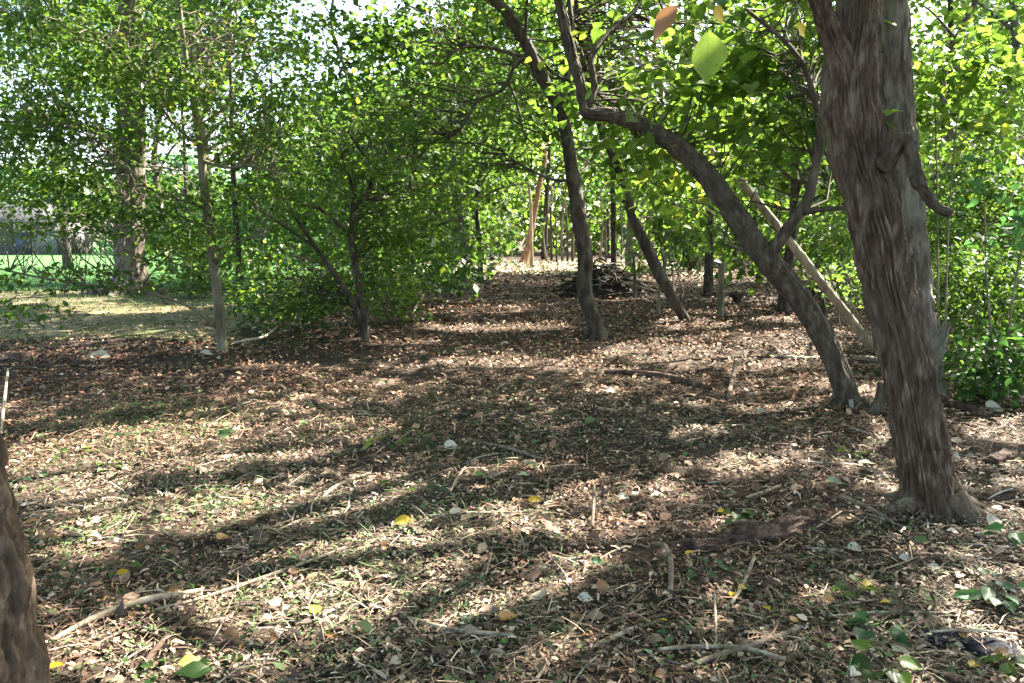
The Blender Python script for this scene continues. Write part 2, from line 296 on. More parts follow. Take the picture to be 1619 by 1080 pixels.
# ------------------------------------------------------------------ leaves
SHAPES = {
 'ovate': (np.array([(0, 0, 0), (0, 1, -.10), (-.27, .22, .05), (-.30, .58, .04), (.27, .22, .05), (.30, .58, .04)]), np.array([(0, 1, 3, 2), (0, 4, 5, 1)])),
 'heart': (np.array([(0, 0, 0), (0, 1, -.14), (-.44, .10, .07), (-.40, .58, .03), (.44, .10, .07), (.40, .58, .03)]), np.array([(0, 1, 3, 2), (0, 4, 5, 1)])),
 'clump': (np.array([(0, 0, 0), (-.36, .45, .05), (0, 1, 0), (.36, .5, .05)]), np.array([(0, 3, 2, 1)])),
 'strip': (np.array([(-.5, 0, 0), (.5, 0, 0), (.5, .5, .16), (-.5, .5, .16), (.4, 1, 0), (-.4, 1, 0)])*np.array([0.22, 1, 1]), np.array([(0, 1, 2, 3), (3, 2, 4, 5)])),
 'curl': (np.array([(0, 0, 0), (-.34, .4, .2), (0, 1, .04), (.34, .45, .18), (0, .5, .0), (0, .5, .0)]), np.array([(0, 4, 2, 1), (0, 3, 2, 5)])),
 'stalk': (np.array([(-.5, 0, 0), (.5, 0, 0), (.9, .5, .05), (-.1, .5, .05), (.35, 1, 0), (-.35, 1, 0)])*np.array([0.035, 1, 1]), np.array([(0, 1, 2, 3), (3, 2, 4, 5)])),
 'blade': (np.array([(-.05, 0, 0), (.05, 0, 0), (.02, 1, 0), (-.02, 1, 0)]), np.array([(0, 1, 2, 3)])),
}
def leaf_verts(pos, dr, nr, size, shape):
    T, F = SHAPES[shape]; n = len(pos)
    y = dr/np.maximum(np.linalg.norm(dr, axis=1), 1e-6)[:, None]
    z = nr - y*(nr*y).sum(1)[:, None]; z /= np.maximum(np.linalg.norm(z, axis=1), 1e-6)[:, None]; x = np.cross(y, z)
    V = pos[:, None] + size[:, None, None]*(T[None, :, 0:1]*x[:, None] + T[None, :, 1:2]*y[:, None] + T[None, :, 2:3]*z[:, None])
    FF = (np.arange(n)[:, None, None]*len(T) + F[None]).reshape(-1, F.shape[1])
    return V.reshape(-1, 3), FF, len(F)
def spray(centers, dirs, per, rad, size, tilt=0.55, flat=0.35):
    """leaf positions round twig ends: flattened sprays along dirs"""
    C = np.repeat(centers, per, 0); Dr = np.repeat(dirs, per, 0); n = len(C)
    o = rng.normal(size=(n, 3))*np.array([1, 1, flat]); o *= (rad*rng.random(n)**0.5/np.maximum(np.linalg.norm(o, axis=1), 1e-6))[:, None]
    pos = C + o
    d = o*np.array([1, 1, 0.3])/rad + 0.5*Dr + rng.normal(size=(n, 3))*0.45; d[:, 2] -= 0.25
    nr = np.array([0, 0, 1.0]) + rng.normal(size=(n, 3))*tilt
    ct = np.repeat(rng.random(len(centers)), per)
    tint = np.clip(0.55*rng.random(n) + 0.40*ct, 0, 1)
    sz = size*(0.6 + 0.75*rng.random(n))
    return pos, d, nr, sz, tint
LEAFOBJ = {}
def leaf_proto(shape, mat, k):
    """a curved leaf blade with midrib fold, unit length"""
    key = (shape, mat, k)
    if key in LEAFOBJ: return LEAFOBJ[key]
    n = 7; t = np.linspace(0, 1, n)
    if shape == 'heart': wd = np.array([.16, .40, .46, .41, .29, .14, 0.0]); 
    elif shape == 'long': wd = np.array([.02, .10, .15, .16, .13, .07, 0.0])
    else: wd = np.array([.02, .19, .29, .31, .25, .13, 0.0])
    y = t.copy(); droop = -0.10*k*t**2*0.6
    if shape == 'heart': y[0] = 0.06
    mid = np.stack([0*t, y, droop], 1); cv = 0.10 + 0.03*k; wav = 0.03*np.sin(t*9 + k)
    yl = y - (0.10*(1-t)**3 if shape == 'heart' else 0)
    L = np.stack([-wd, yl, droop + wd*cv*2 + wav], 1); R = np.stack([wd, yl, droop + wd*cv*2 - wav], 1)
    L2 = (mid + L)/2 + np.array([0, 0, -.012]); R2 = (mid + R)/2 + np.array([0, 0, -.012])
    V = np.concatenate([L, L2, mid, R2, R]); F = []
    for c in range(4):
        for i in range(n-1): F.append((c*n+i, (c+1)*n+i, (c+1)*n+i+1, c*n+i+1))
    # short stalk
    pv, pf = tube(np.array([(0, -0.28, 0.03, .012), (0, -0.1, 0.0, .010), (0, 0.03, 0, .009)]), 4, 4)
    V2, F2 = join([(V, np.array(F)), (pv, pf)])
    me = mesh_np('leaf_blade', V2, F2, [LF[mat]], face_attr=np.full(len(F2), 0.15 + 0.17*k), smooth=True)
    LEAFOBJ[key] = me; return me
def orient(dr, nr):
    y = np.array(dr, float); y /= np.linalg.norm(y); z = np.array(nr, float) - y*np.dot(nr, y); z /= np.linalg.norm(z) + 1e-9; x = np.cross(y, z)
    return Matrix(((x[0], y[0], z[0]), (x[1], y[1], z[1]), (x[2], y[2], z[2])))
def leaf_object(name, me, pos, dr, nr, size, parent=None, base=(0, 0, 0)):
    o = obj(name, me, parent); m = orient(dr, nr).to_4x4()
    p = np.array(pos) - np.array(base)
    o.matrix_basis = Matrix.Translation(Vector(p)) @ m @ Matrix.Diagonal((size, size, size, 1)); return o
def add_foliage(root, base, sets, mat, shape, singles=0, name='foliage', cull=True, proto='ovate'):
    pos = np.concatenate([s[0] for s in sets]); dr = np.concatenate([s[1] for s in sets]); nr = np.concatenate([s[2] for s in sets])
    sz = np.concatenate([s[3] for s in sets]); ti = np.concatenate([s[4] for s in sets])
    keep = pos[:, 2] > 0.04
    if cull: keep &= ~((in_fleck(pos, sz) | in_window(pos)) & (rng.random(len(pos)) < 0.985))
    # nothing hangs right in front of the lens
    pr = project(pos); keep &= ~((pr[:, 2] < 2.6) & (pr[:, 2] > -1) & (np.abs(pr[:, 0]-CX) < 1100) & (pr[:, 1] > -260))
    pos, dr, nr, sz, ti, pr = pos[keep], dr[keep], nr[keep], sz[keep], ti[keep], pr[keep]
    if singles:
        vis = (pr[:, 0] > 0) & (pr[:, 0] < 1619) & (pr[:, 1] > 0) & (pr[:, 1] < 1080) & (pr[:, 2] > 0)
        app = np.where(vis, sz/np.maximum(pr[:, 2], .1), 0); idx = np.argsort(-app)[:singles]; idx = idx[app[idx] > 0]
        for i in idx:
            k = int(min(4, ti[i]*5)); leaf_object('leaf', leaf_proto(proto, mat, k), pos[i], dr[i], nr[i], sz[i]*1.1, root, base)
        msk = np.ones(len(pos), bool); msk[idx] = False; pos, dr, nr, sz, ti = pos[msk], dr[msk], nr[msk], sz[msk], ti[msk]
    if len(pos) == 0: return 0
    V, F, k = leaf_verts(pos - np.array(base)[None], dr, nr, sz, shape)
    obj(name, mesh_np(name, V, F, [LF[mat]], face_attr=np.repeat(ti, k)), root, kind='stuff')
    return len(pos)
def blob_px(x, y, Y, rx, ry, rd, n):             # ellipsoid of twig ends, given by its place in the photo and distance
    c = P(x, y, Y); s = Y/FPX; u = rng.normal(size=(n, 3)); u /= np.linalg.norm(u, axis=1)[:, None]; u *= (rng.random(n)**0.42)[:, None]
    return c + u*np.array([rx*s, rd, ry*s])
def blob(x, y, z, rx, ry, rz, n):
    u = rng.normal(size=(n, 3)); u /= np.linalg.norm(u, axis=1)[:, None]; u *= (rng.random(n)**0.45)[:, None]
    return np.array([x, y, z]) + u*np.array([rx, ry, rz])
def twigs(root, base, skel, ends, mat, r0=0.007, name='twig', every=1):
    """thin twigs from the nearest limb to each twig end"""
    parts = []; dirs = np.zeros_like(ends)
    for i, e in enumerate(ends):
        d = np.linalg.norm(skel - e, axis=1) + 0.5*np.maximum(0, skel[:, 2]-e[2]+0.2); near = np.argsort(d)[:10]; near = near[d[near] < d[near[0]]*1.35 + .15]; s = skel[rng.choice(near)]; v = e - s; dirs[i] = v/(np.linalg.norm(v)+1e-6)
        if i % every: continue
        L = np.linalg.norm(v); m = s + v*0.55 + np.array([0, 0, 0.10*L]) + rng.normal(size=3)*0.06*L
        q = s + v*0.25 + np.array([0, 0, 0.02*L]) + rng.normal(size=3)*0.03*L
        rr = r0*(0.5 + 0.5*min(L, 3))
        parts.append(tube(np.array([(*s, rr*1.5), (*q, rr*1.15), (*m, rr*.8), (*e, rr*0.35)]), 4, 6, cap=False))
    if parts:
        V, F = join(parts); obj(name, mesh_np(name, V - np.array(base), F, [BK[mat]], smooth=True), root, kind='stuff')
    return dirs
def px_line(pts):
    """(x, y, Y, radius in photo px) -> x,y,z,r"""
    return np.array([(*P(x, y, Y), r*Y/FPX) for x, y, Y, r in pts])
def make_tree(name, label, cat, trunk, limbs=(), mat='dark', ends=None, per=14, rad=0.4, size=0.10, leaf='mid', shape='ovate', singles=0, proto='ovate',
              seg=14, rings=40, bark=None, flare=0.0, lseg=8, group=None, seed=0, tilt=0.55, flat=0.35, every=1, r0=0.007, twig=True, lbark=None, cull=True, sink=0.12):
    trunk = np.array(trunk, float); base = trunk[0, :3].copy()
    base[2] = float(H(base[0], base[1])); root = thing(name, label, cat, base, group)
    t2 = np.concatenate([[trunk[0] - np.array([0, 0, sink, 0])], trunk]); t2[0, :2] = trunk[0, :2] - (trunk[1, :2]-trunk[0, :2])*0.05
    V, F = tube(t2, seg, rings, bark, seed, flare); obj('trunk', mesh_np('trunk', V - base, F, [BK[mat]], smooth=True), root)
    sk = [catmull(trunk, 30)[:, :3]]
    for i, l in enumerate(limbs):
        l = np.array(l, float); L = np.linalg.norm(np.diff(l[:, :3], axis=0), axis=1).sum()
        V, F = tube(l, lseg, max(8, int(L*(60 if lbark else 9))), lbark, seed+i+1); obj('limb', mesh_np('limb', V - base, F, [BK[mat]], smooth=True), root); sk.append(catmull(l, 20)[:, :3])
    sk = np.concatenate(sk)
    if ends is not None and len(ends):
        dirs = twigs(root, base, sk, ends, mat, r0, every=every) if twig else (ends - ends.mean(0))*0.2
        add_foliage(root, base, [spray(ends, dirs, per, rad, size, tilt, flat)], leaf, shape, singles, cull=cull, proto=proto)
    return root, base, sk
def roots(tree, r, n, length, mat, seed):
    root, base, sk = tree; g = np.random.default_rng(seed); a0 = g.random()*6.28
    for i in range(n):
        a = a0 + 6.283*i/n + g.normal()*.25; L = length*(.7 + .6*g.random()); q = []
        for t in (0, .25, .5, .75, 1.0):
            x, y = base[0] + math.cos(a + .35*math.sin(3*t + i))*(r*.55 + L*t), base[1] + math.sin(a + .35*math.sin(3*t + i))*(r*.55 + L*t)
            q.append((x, y, float(H(x, y)) + r*.75*(1-t)**2.2 - .012 - .03*t, r*.42*(1 - .82*t)))
        V, F = tube(np.array(q), 16, 40, (r*.06, 6, .15), seed + i); obj('root', mesh_np('root', V - base, F, [BK[mat]], smooth=True), root)
def wood_tree(name, label, cat, x, y, h, r, z0, cr, n, per=12, size=0.16, leaf='mid', mat='dark', group=None, seed=0, lean=(0, 0), nl=7, shape='clump', twig=False, rad=None, cull=True, cy=None, top=1.0):
    """a whole tree standing at (x, y): trunk, limbs, crown from z0 to h with radius cr"""
    g = np.random.default_rng(seed + 100); zb = float(H(x, y))
    tr = [(x, y, zb, r*1.15)] + [(x + lean[0]*t + g.normal()*0.12*h/8, y + lean[1]*t + g.normal()*0.12*h/8, zb + h*0.92*t, r*(1 - 0.86*t)) for t in (0.12, .3, .5, .7, .88, 1)]
    tr = np.array(tr); tr[1, :2] = tr[0, :2]*0.75 + tr[2, :2]*0.25
    cl = catmull(tr, 60); limbs = []
    for i in range(nl):
        t = 0.25 + 0.65*(i + g.random())/nl; s = cl[int(t*59)]
        if s[2] < z0*0.6: s = cl[min(59, int(59*max(t, z0*0.8/h)))]
        a = g.random()*6.28 if i % 2 else (i*2.4); L = cr*(0.9 - 0.4*t)
        e = s[:3] + np.array([math.cos(a)*L, math.sin(a)*L, L*(0.25 + 0.5*g.random())]); m = (s[:3] + e)/2 + np.array([0, 0, 0.12*L]) + g.normal(size=3)*0.06*L
        limbs.append([(*s[:3], s[3]*0.55), (*m, s[3]*0.35), (*e, s[3]*0.12 + 0.004)])
    zc = (z0 + h*top)/2; u = rng.normal(size=(n, 3)); u /= np.linalg.norm(u, axis=1)[:, None]; u *= (rng.random(n)**0.4)[:, None]
    zz = rng.random(n)**0.9; prof = np.clip(1.25*np.sin(math.pi*np.clip(0.12 + 0.86*zz, 0, 1))**0.6, 0, 1); aa = rng.random(n)*6.2832; ro = cr*prof*rng.random(n)**0.4
    ends = np.stack([x + lean[0]*0.6 + ro*np.cos(aa), y + lean[1]*0.6 + ro*np.sin(aa), z0 + (h*top - z0)*zz], 1)
    lump = noise(ends*0.55 + seed*3.1); ends = ends[(lump > -0.30) & (ends[:, 2] > 0.15)]
    return make_tree(name, label, cat, tr, limbs, mat, ends, per, rad or 0.55, size, leaf, shape, seg=10, rings=30, lseg=5, group=group, seed=seed, twig=twig, flat=0.45, cull=cull, r0=0.006)
# ------------------------------------------------------------------ leaf blanket added overhead, out of view, for shade; shared out among the trees
_n = 5200; _x = rng.uniform(-11, 17, _n); _y = rng.uniform(-7, 36, _n)
_lo = np.maximum(7.2, 2.4 + 0.30*_y); _z = _lo + 2.2*rng.random(_n); CAN = np.stack([_x, _y, _z], 1)
CAN = CAN[noise(CAN*0.45 + 2.0) > -0.42]
CARRIERS = np.array([(3.5, 6.5), (5.5, 11.0), (1.0, 10.0), (0.0, 16.5), (-4.5, 12.0), (-10.5, 22.0), (-4.5, 2.0), (9.5, 22.0), (6.0, 29.0)])
_own = np.argmin(np.linalg.norm(CAN[:, None, :2] - CARRIERS[None], axis=2) , axis=1)
def canopy(i, top, n=9):
    """added limbs and twig ends of carrier i, starting from trunk point top (x,y,z,r)"""
    e = CAN[_own == i]; gg = np.random.default_rng(i + 70); lm = []
    for t in e[gg.choice(len(e), min(n, len(e)), replace=False)]:
        m = top[:3]*.5 + t*.5 + np.array([0, 0, .35]) + gg.normal(size=3)*.25; lm.append(np.array([(*top[:3], top[3]*.7), (*m, top[3]*.42), (*t, top[3]*.12)]))
    return lm, e
def add_shade_canopy(i, tree, topi, mat, leaf='mid', per=27, size=.26):
    root, base, sk = tree; lm, e = canopy(i, topi); pts = [sk]
    for l in lm:
        V, F = tube(l, 7, 24, None, i); obj('limb', mesh_np('limb', V - base, F, [BK[mat]], smooth=True), root); pts.append(catmull(l, 24)[:, :3])
    dirs = twigs(root, base, np.concatenate(pts), e, mat, .008, every=2, name='shade_twig')
    add_foliage(root, base, [spray(e, dirs, per, .75, size, .5, .4)], leaf, 'clump', name='shade_foliage')  # unseen leaves added high up to hold back sun and sky light
# ------------------------------------------------------------------ the trees one can pick out
# big furrowed tree
bt_base = G(1468, 805); YB = bt_base[1]
trunk = px_line([(1478, 828, YB, 38), (1468, 765, YB, 36), (1443, 630, YB+.02, 35), (1424, 530, YB+.03, 36), (1400, 430, YB+.05, 36), (1379, 330, YB+.08, 36), (1358, 250, YB+.09, 37), (1347, 180, YB+.10, 38), (1345, 115, YB+.12, 37), (1356, 30, YB+.16, 29), (1358, -120, YB+.25, 28), (1370, -500, YB+.5, 25), (1420, -1000, YB+1.2, 18), (1500, -1500, YB+2.4, 9)])
l1 = px_line([(1352, 185, YB+.08, 20), (1330, 100, YB+.04, 18), (1310, 48, YB-.02, 15), (1292, -5, YB-.10, 14), (1230, -200, YB-.3, 19), (1120, -500, YB-.2, 13), (1000, -760, YB+.3, 5)])
l2 = px_line([(1398, 262, YB-.02, 17.6), (1414, 236, YB-.10, 12.8), (1426, 222, YB-.14, 12.0), (1437, 228, YB-.15, 11.2), (1444, 256, YB-.16, 9.6), (1452, 287, YB-.16, 10.8), (1458, 294, YB-.16, 8.8), (1470, 316, YB-.15, 8.0), (1484, 330, YB-.14, 8.0), (1504, 337, YB-.13, 6.4)])
ends = None; bt_top = trunk[-3]
TB, tb_base, sk = make_tree('furrowed_tree', 'big forked tree with deep furrowed reddish brown bark and a broken side stub', 'tree', trunk, [l1], 'brown', ends, per=34, rad=0.75, size=0.18, leaf='mid', shape='clump',
   seg=248, rings=430, bark=(0.024, 31, 0.32, 1), flare=0.16, lseg=110, lbark=(0.014, 14, 0.25, 1), seed=2, every=2, r0=0.012)
roots((TB, tb_base, sk), .16, 6, .34, 'brown', 3)
add_shade_canopy(0, (TB, tb_base, sk), bt_top, 'brown')
V, F = tube(l2, 44, 110, (0.007, 9, 0.08), 5); o = obj('broken_branch', mesh_np('broken_branch', V - tb_base, F, [BK['redbud']], smooth=True), TB)
e = l2[-1]; d = l2[-1, :3]-l2[-2, :3]; d /= np.linalg.norm(d)
V, F = tube(np.array([(*(e[:3]-d*0.004), e[3]*0.9), (*(e[:3]+d*0.006), e[3]*0.82)]), 16, 3, None, 3); obj('cut_end', mesh_np('cut_end', V - tb_base, F, [BK['cut']]), o)
# long drooping branch over the lens with a few big leaves
db = np.array([(*(l1[4, :3]), 0.035), (1.6, 3.6, 4.2, .028), (1.0, 2.6, 3.1, 0.018), (0.75, 2.0, 2.55, 0.008), (0.45, 1.75, 2.33, 0.004), (0.28, 1.6, 2.25, .002)])
V, F = tube(db, 8, 40, None, 8); DB = obj('drooping_branch', mesh_np('drooping_branch', V - tb_base, F, [BK['olive']], smooth=True), TB)
def hang(x0, y0, x1, y1, Y, shape, mat, k, nr, label=None, w=1.0):
    a, b = P(x0, y0, Y), P(x1, y1, Y + 0.02); o = leaf_object('leaf', leaf_proto(shape, mat, k), a, b - a, nr, np.linalg.norm(b - a), DB, tb_base)
    if w != 1: o.matrix_basis = o.matrix_basis @ Matrix.Diagonal((w, 1, 1, 1))
    if label: o['label'] = label
    t = db[4, :3] if Y < 1.9 else db[3, :3]; m = (a + t)/2 + np.array([0, 0, .06])
    V, F = tube(np.array([(*t, .0022), (*m, .0018), (*(a + (a-b)*.2), .0012)]), 5, 12); obj('twig', mesh_np('twig', V - tb_base, F, [BK['olive']], smooth=True), DB)
    return o
leaf_m = leaf_mat('leaf_spotted', [(0, (0.14, 0.22, 0.045)), (1, (0.17, 0.26, 0.05))], 0.5, (0.34, 0.50, 0.07))
nt = leaf_m.node_tree; tcn = nd(nt, 'ShaderNodeTexCoord'); vo = nd(nt, 'ShaderNodeTexVoronoi'); vo.inputs['Scale'].default_value = 13; nt.links.new(tcn.outputs['Object'], vo.inputs['Vector'])
rr = ramp(nt, [(0.0, (0.02, 0.03, 0.005)), (0.10, (0.03, 0.04, 0.01)), (0.14, (0.16, 0.24, 0.05))]); nt.links.new(vo.outputs['Distance'], rr.inputs[0]); nt.links.new(rr.outputs[0], nt.nodes['Principled BSDF'].inputs['Base Color'])
ml = nd(nt, 'ShaderNodeMixRGB', blend_type='MULTIPLY'); ml.inputs[0].default_value = 1; rq = ramp(nt, [(0.10, (.05, .05, .05)), (0.14, (1, 1, 1))]); nt.links.new(vo.outputs['Distance'], rq.inputs[0]); trn = [x for x in nt.nodes if x.type == 'BSDF_TRANSLUCENT'][0]; nt.links.new(rq.outputs[0], ml.inputs[1]); ml.inputs[2].default_value = (.30, .44, .07, 1); nt.links.new(ml.outputs[0], trn.inputs['Color'])
sx = nd(nt, 'ShaderNodeSeparateXYZ'); nt.links.new(tcn.outputs['Object'], sx.inputs[0])
def mth(op, a, b=None):
    m = nd(nt, 'ShaderNodeMath', operation=op)
    for k_, v_ in enumerate((a, b)):
        if v_ is None: continue
        if isinstance(v_, (int, float)): m.inputs[k_].default_value = v_
        else: nt.links.new(v_, m.inputs[k_])
    return m.outputs[0]
ax = mth('ABSOLUTE', sx.outputs[0]); fr = mth('FRACT', mth('MULTIPLY', mth('SUBTRACT', sx.outputs[1], mth('MULTIPLY', ax, .75)), 7.5)); vein = mth('MAXIMUM', mth('LESS_THAN', fr, .09), mth('LESS_THAN', ax, .012))
nz = nd(nt, 'ShaderNodeTexNoise'); nz.inputs['Scale'].default_value = 5; nt.links.new(tcn.outputs['Object'], nz.inputs['Vector'])
vm = nd(nt, 'ShaderNodeMixRGB', blend_type='MULTIPLY'); vm.inputs[0].default_value = 1; rv = ramp(nt, [(0.3, (.72, .74, .6)), (.7, (1, 1, 1))]); nt.links.new(nz.outputs['Fac'], rv.inputs[0]); nt.links.new(ml.outputs[0], vm.inputs[1]); nt.links.new(rv.outputs[0], vm.inputs[2])
vx = nd(nt, 'ShaderNodeMixRGB'); nt.links.new(mth('MULTIPLY', vein, .55), vx.inputs[0]); nt.links.new(vm.outputs[0], vx.inputs[1]); vx.inputs[2].default_value = (.13, .22, .04, 1); nt.links.new(vx.outputs[0], trn.inputs['Color'])
LF['spotted'] = leaf_m
hang(1119, 48, 1121, 134, 1.55, 'ovate', 'spotted', 3, (0.1, -1, 0.12), 'big pale green leaf peppered with small dark holes', 1.15)
hang(1072, 8, 1030, 62, 1.7, 'ovate', 'deadbrown', 2, (-0.5, -1, 0.5), 'withered brown leaf hanging from a twig', 0.9)
hang(1128, 16, 1146, 36, 2.0, 'heart', 'yellow', 2, (0.1, -1, 0.4)); hang(1258, 38, 1276, 58, 2.4, 'ovate', 'yellow', 3, (0.2, -1, 0.3))
hang(1150, 6, 1120, -10, 2.0, 'ovate', 'blue', 1, (0.1, -1, 0.5))
# grey trunk close behind it
g_base = G(1462, 640); YG = g_base[1] + 0.3
trunk = px_line([(1466, 648, YG, 28.8), (1458, 560, YG, 25.6), (1440, 420, YG, 26.4), (1426, 280, YG, 26.4), (1414, 150, YG, 25.6), (1407, 30, YG, 25.6), (1402, -120, YG, 24.8), (1400, -500, YG+.3, 20.8), (1440, -900, YG+1, 12.8), (1480, -1250, YG+2, 6.4)])
TR = make_tree('grey_tree', 'grey ridged trunk standing close behind the big furrowed tree', 'tree', trunk, [], 'grey', None, seg=126, rings=300, bark=(0.020, 18, 0.25, 1), flare=0.2, seed=5, every=2, r0=0.012)
add_shade_canopy(1, TR, trunk[-3], 'grey')
# leaning tree
YL = G(1336, 640)[1]
trunk = px_line([(1340, 643, YL, 18.8), (1330, 600, YL, 16.7), (1300, 530, YL+.05, 16.7), (1255, 460, YL+.1, 17.5), (1205, 400, YL+.15, 18.1), (1160, 335, YL+.25, 16.7), (1115, 275, YL+.35, 15.4), (1065, 228, YL+.4, 13.9), (1010, 196, YL+.45, 11.8), (960, 182, YL+.5, 9.7), (928, 178, YL+.52, 9.1), (922, 160, YL+.54, 7.6), (915, 125, YL+.56, 7.6), (903, 85, YL+.6, 7.6), (890, 30, YL+.65, 7.0), (878, -40, YL+.7, 6.3), (850, -250, YL+.9, 4.2), (830, -420, YL+1.2, 2.1)])
lm = [px_line([(1205, 405, YL+.12, 12.6), (1222, 395, YL+.1, 10.9), (1252, 352, YL+.05, 9.2), (1276, 320, YL, 8.4), (1290, 260, YL-.05, 6.7), (1298, 215, YL-.1, 5.9), (1280, 130, YL-.2, 4.2), (1250, 75, YL-.3, 3.4), (1180, 15, YL-.3, 2.5)]),
      px_line([(1270, 335, YL+.0, 5.9), (1300, 331, YL-.1, 4.2), (1338, 328, YL-.2, 3.4), (1370, 318, YL-.3, 2.5)]),
      px_line([(925, 172, YL+.53, 7.6), (940, 140, YL+.6, 5.9), (935, 95, YL+.7, 5.0), (960, 55, YL+.9, 4.2), (1000, 20, YL+1.1, 3.4), (1030, -30, YL+1.3, 2.5)])]
ends = np.concatenate([blob_px(1130, 170, YL+1.4, 220, 140, 1.8, 85), blob_px(1010, 80, YL+1.2, 130, 100, 1.1, 45), blob_px(1240, 60, YL+.6, 120, 90, 1.0, 45), blob_px(1060, 290, YL+2.4, 100, 60, 0.9, 14),
   blob_px(1270, 200, YL+.6, 60, 70, .7, 14)])
TR = make_tree('leaning_tree', 'brown tree arching strongly over the clearing with an elbow in its trunk', 'tree', trunk, lm, 'redbud', ends, per=17, rad=0.48, size=0.115, tilt=.5, flat=.22, leaf='light', shape='heart', proto='heart', singles=290,
   seg=110, rings=420, bark=(0.013, 13, 0.3, 1), flare=0.10, lseg=14, seed=9, r0=0.006)
roots(TR, .12, 5, .25, 'redbud', 5)
add_shade_canopy(2, TR, trunk[-2], 'redbud', 'light')
# centre tree
YC = G(945, 533)[1]
trunk = px_line([(946, 537, YC, 14.6), (938, 505, YC, 12.0), (924, 460, YC, 12.5), (925, 410, YC, 12.0), (915, 340, YC+.05, 12.0), (903, 260, YC+.1, 10.3), (892, 190, YC+.15, 9.5), (882, 162, YC+.15, 9.9), (858, 125, YC+.15, 9.5), (835, 75, YC+.2, 9.0), (805, 25, YC+.2, 8.6), (770, -15, YC+.3, 8.2), (700, -120, YC+.5, 6.0), (640, -260, YC+1, 3.4)])
lm = [px_line([(892, 185, YC+.1, 6.9), (905, 150, YC, 5.2), (912, 128, YC-.1, 4.3), (890, 125, YC-.2, 2.6), (868, 108, YC-.3, 2.1), (850, 85, YC-.4, 1.7)]),
      px_line([(838, 95, YC+.15, 3.9), (818, 95, YC, 3.4), (805, 125, YC-.1, 2.8), (790, 145, YC-.2, 2.6), (755, 160, YC-.3, 2.2), (735, 195, YC-.4, 1.9), (710, 220, YC-.5, 1.3)]),
      px_line([(830, 90, YC+.1, 3.0), (800, 82, YC-.1, 2.6), (760, 73, YC-.3, 2.2), (725, 78, YC-.5, 1.9), (700, 100, YC-.7, 1.3)]),
      px_line([(803, 130, YC-.1, 2.2), (815, 155, YC-.3, 1.9), (824, 190, YC-.5, 1.6), (830, 215, YC-.5, 1.5), (860, 240, YC-.6, 1.0)]),
      px_line([(828, 70, YC+.15, 3.0), (832, 30, YC+.1, 2.6), (834, -30, YC, 2.1)]),
      px_line([(908, 285, YC+.05, 3.0), (880, 285, YC-.1, 2.4), (850, 275, YC-.2, 1.9), (815, 255, YC-.3, 1.5), (790, 235, YC-.4, 1.0)]),
      px_line([(884, 162, YC+.1, 5.2), (896, 120, YC+.3, 4.3), (905, 60, YC+.6, 4.3), (900, 0, YC+.9, 3.4), (890, -90, YC+1.2, 2.6)])]
ends = np.concatenate([blob_px(700, 190, YC+.8, 190, 150, 1.8, 90), blob_px(940, 110, YC+3.2, 230, 130, 1.8, 110), blob_px(690, 20, YC+.6, 150, 70, 1.5, 40)])
TR = make_tree('bowed_tree', 'slender dark bowed tree standing alone in the clearing, forking high', 'tree', trunk, lm, 'dark', ends, per=22, rad=0.6, size=0.12, tilt=.42, flat=.16, leaf='mid', shape='ovate', singles=120,
   seg=44, rings=260, bark=(0.012, 11, 0.10), flare=0.10, lseg=9, seed=12, r0=0.006)
roots(TR, .14, 5, .35, 'dark', 6)
add_shade_canopy(3, TR, trunk[-2], 'dark')
# thin leaning trunk
YT = G(1083, 506)[1]
trunk = px_line([(1085, 508, YT, 8), (1068, 480, YT, 8), (1043, 435, YT, 9.5), (1020, 385, YT, 9), (1000, 340, YT, 8), (985, 295, YT, 7.5), (968, 245, YT, 6.5), (950, 200, YT, 6), (930, 130, YT+.2, 5), (915, 40, YT+.4, 4), (905, -60, YT+.6, 3)])
ends = np.concatenate([blob_px(1000, 240, YT+.3, 90, 90, 1.2, 40), blob_px(960, 60, YT+.3, 110, 100, 1.4, 45), blob_px(1060, 360, YT+1, 60, 35, .8, 14)])
make_tree('thin_leaning_tree', 'thin dark trunk slanting to the ground beyond the bowed tree, sunlit at its foot', 'tree', trunk, [], 'dark', ends, per=18, rad=0.45, size=0.13, leaf='light', shape='heart', singles=80, seg=28, rings=160, bark=(0.006, 12, 0.12), seed=14)
# pale dead pole
YP = G(1384, 556)[1]
pl = px_line([(1386, 562, YP, 7.8), (1350, 512, YP+.1, 7.0), (1305, 455, YP+.2, 7.0), (1255, 390, YP+.3, 6.6), (1215, 340, YP+.4, 6.2), (1170, 285, YP+.5, 5.5), (1135, 250, YP+.6, 4.7), (1040, 130, YP+.9, 3.9), (1000, 90, YP+1.0, 2.3)])
V, F = tube(pl, 30, 200, (0.006, 8, 0.2), 4); b0 = pl[0, :3].copy(); tag(obj('dead_pole', mesh_np('dead_pole', V - b0, F, [BK['pale']], smooth=True), loc=b0), 'pale bare dead pole slanting behind the leaning tree', 'dead trunk')
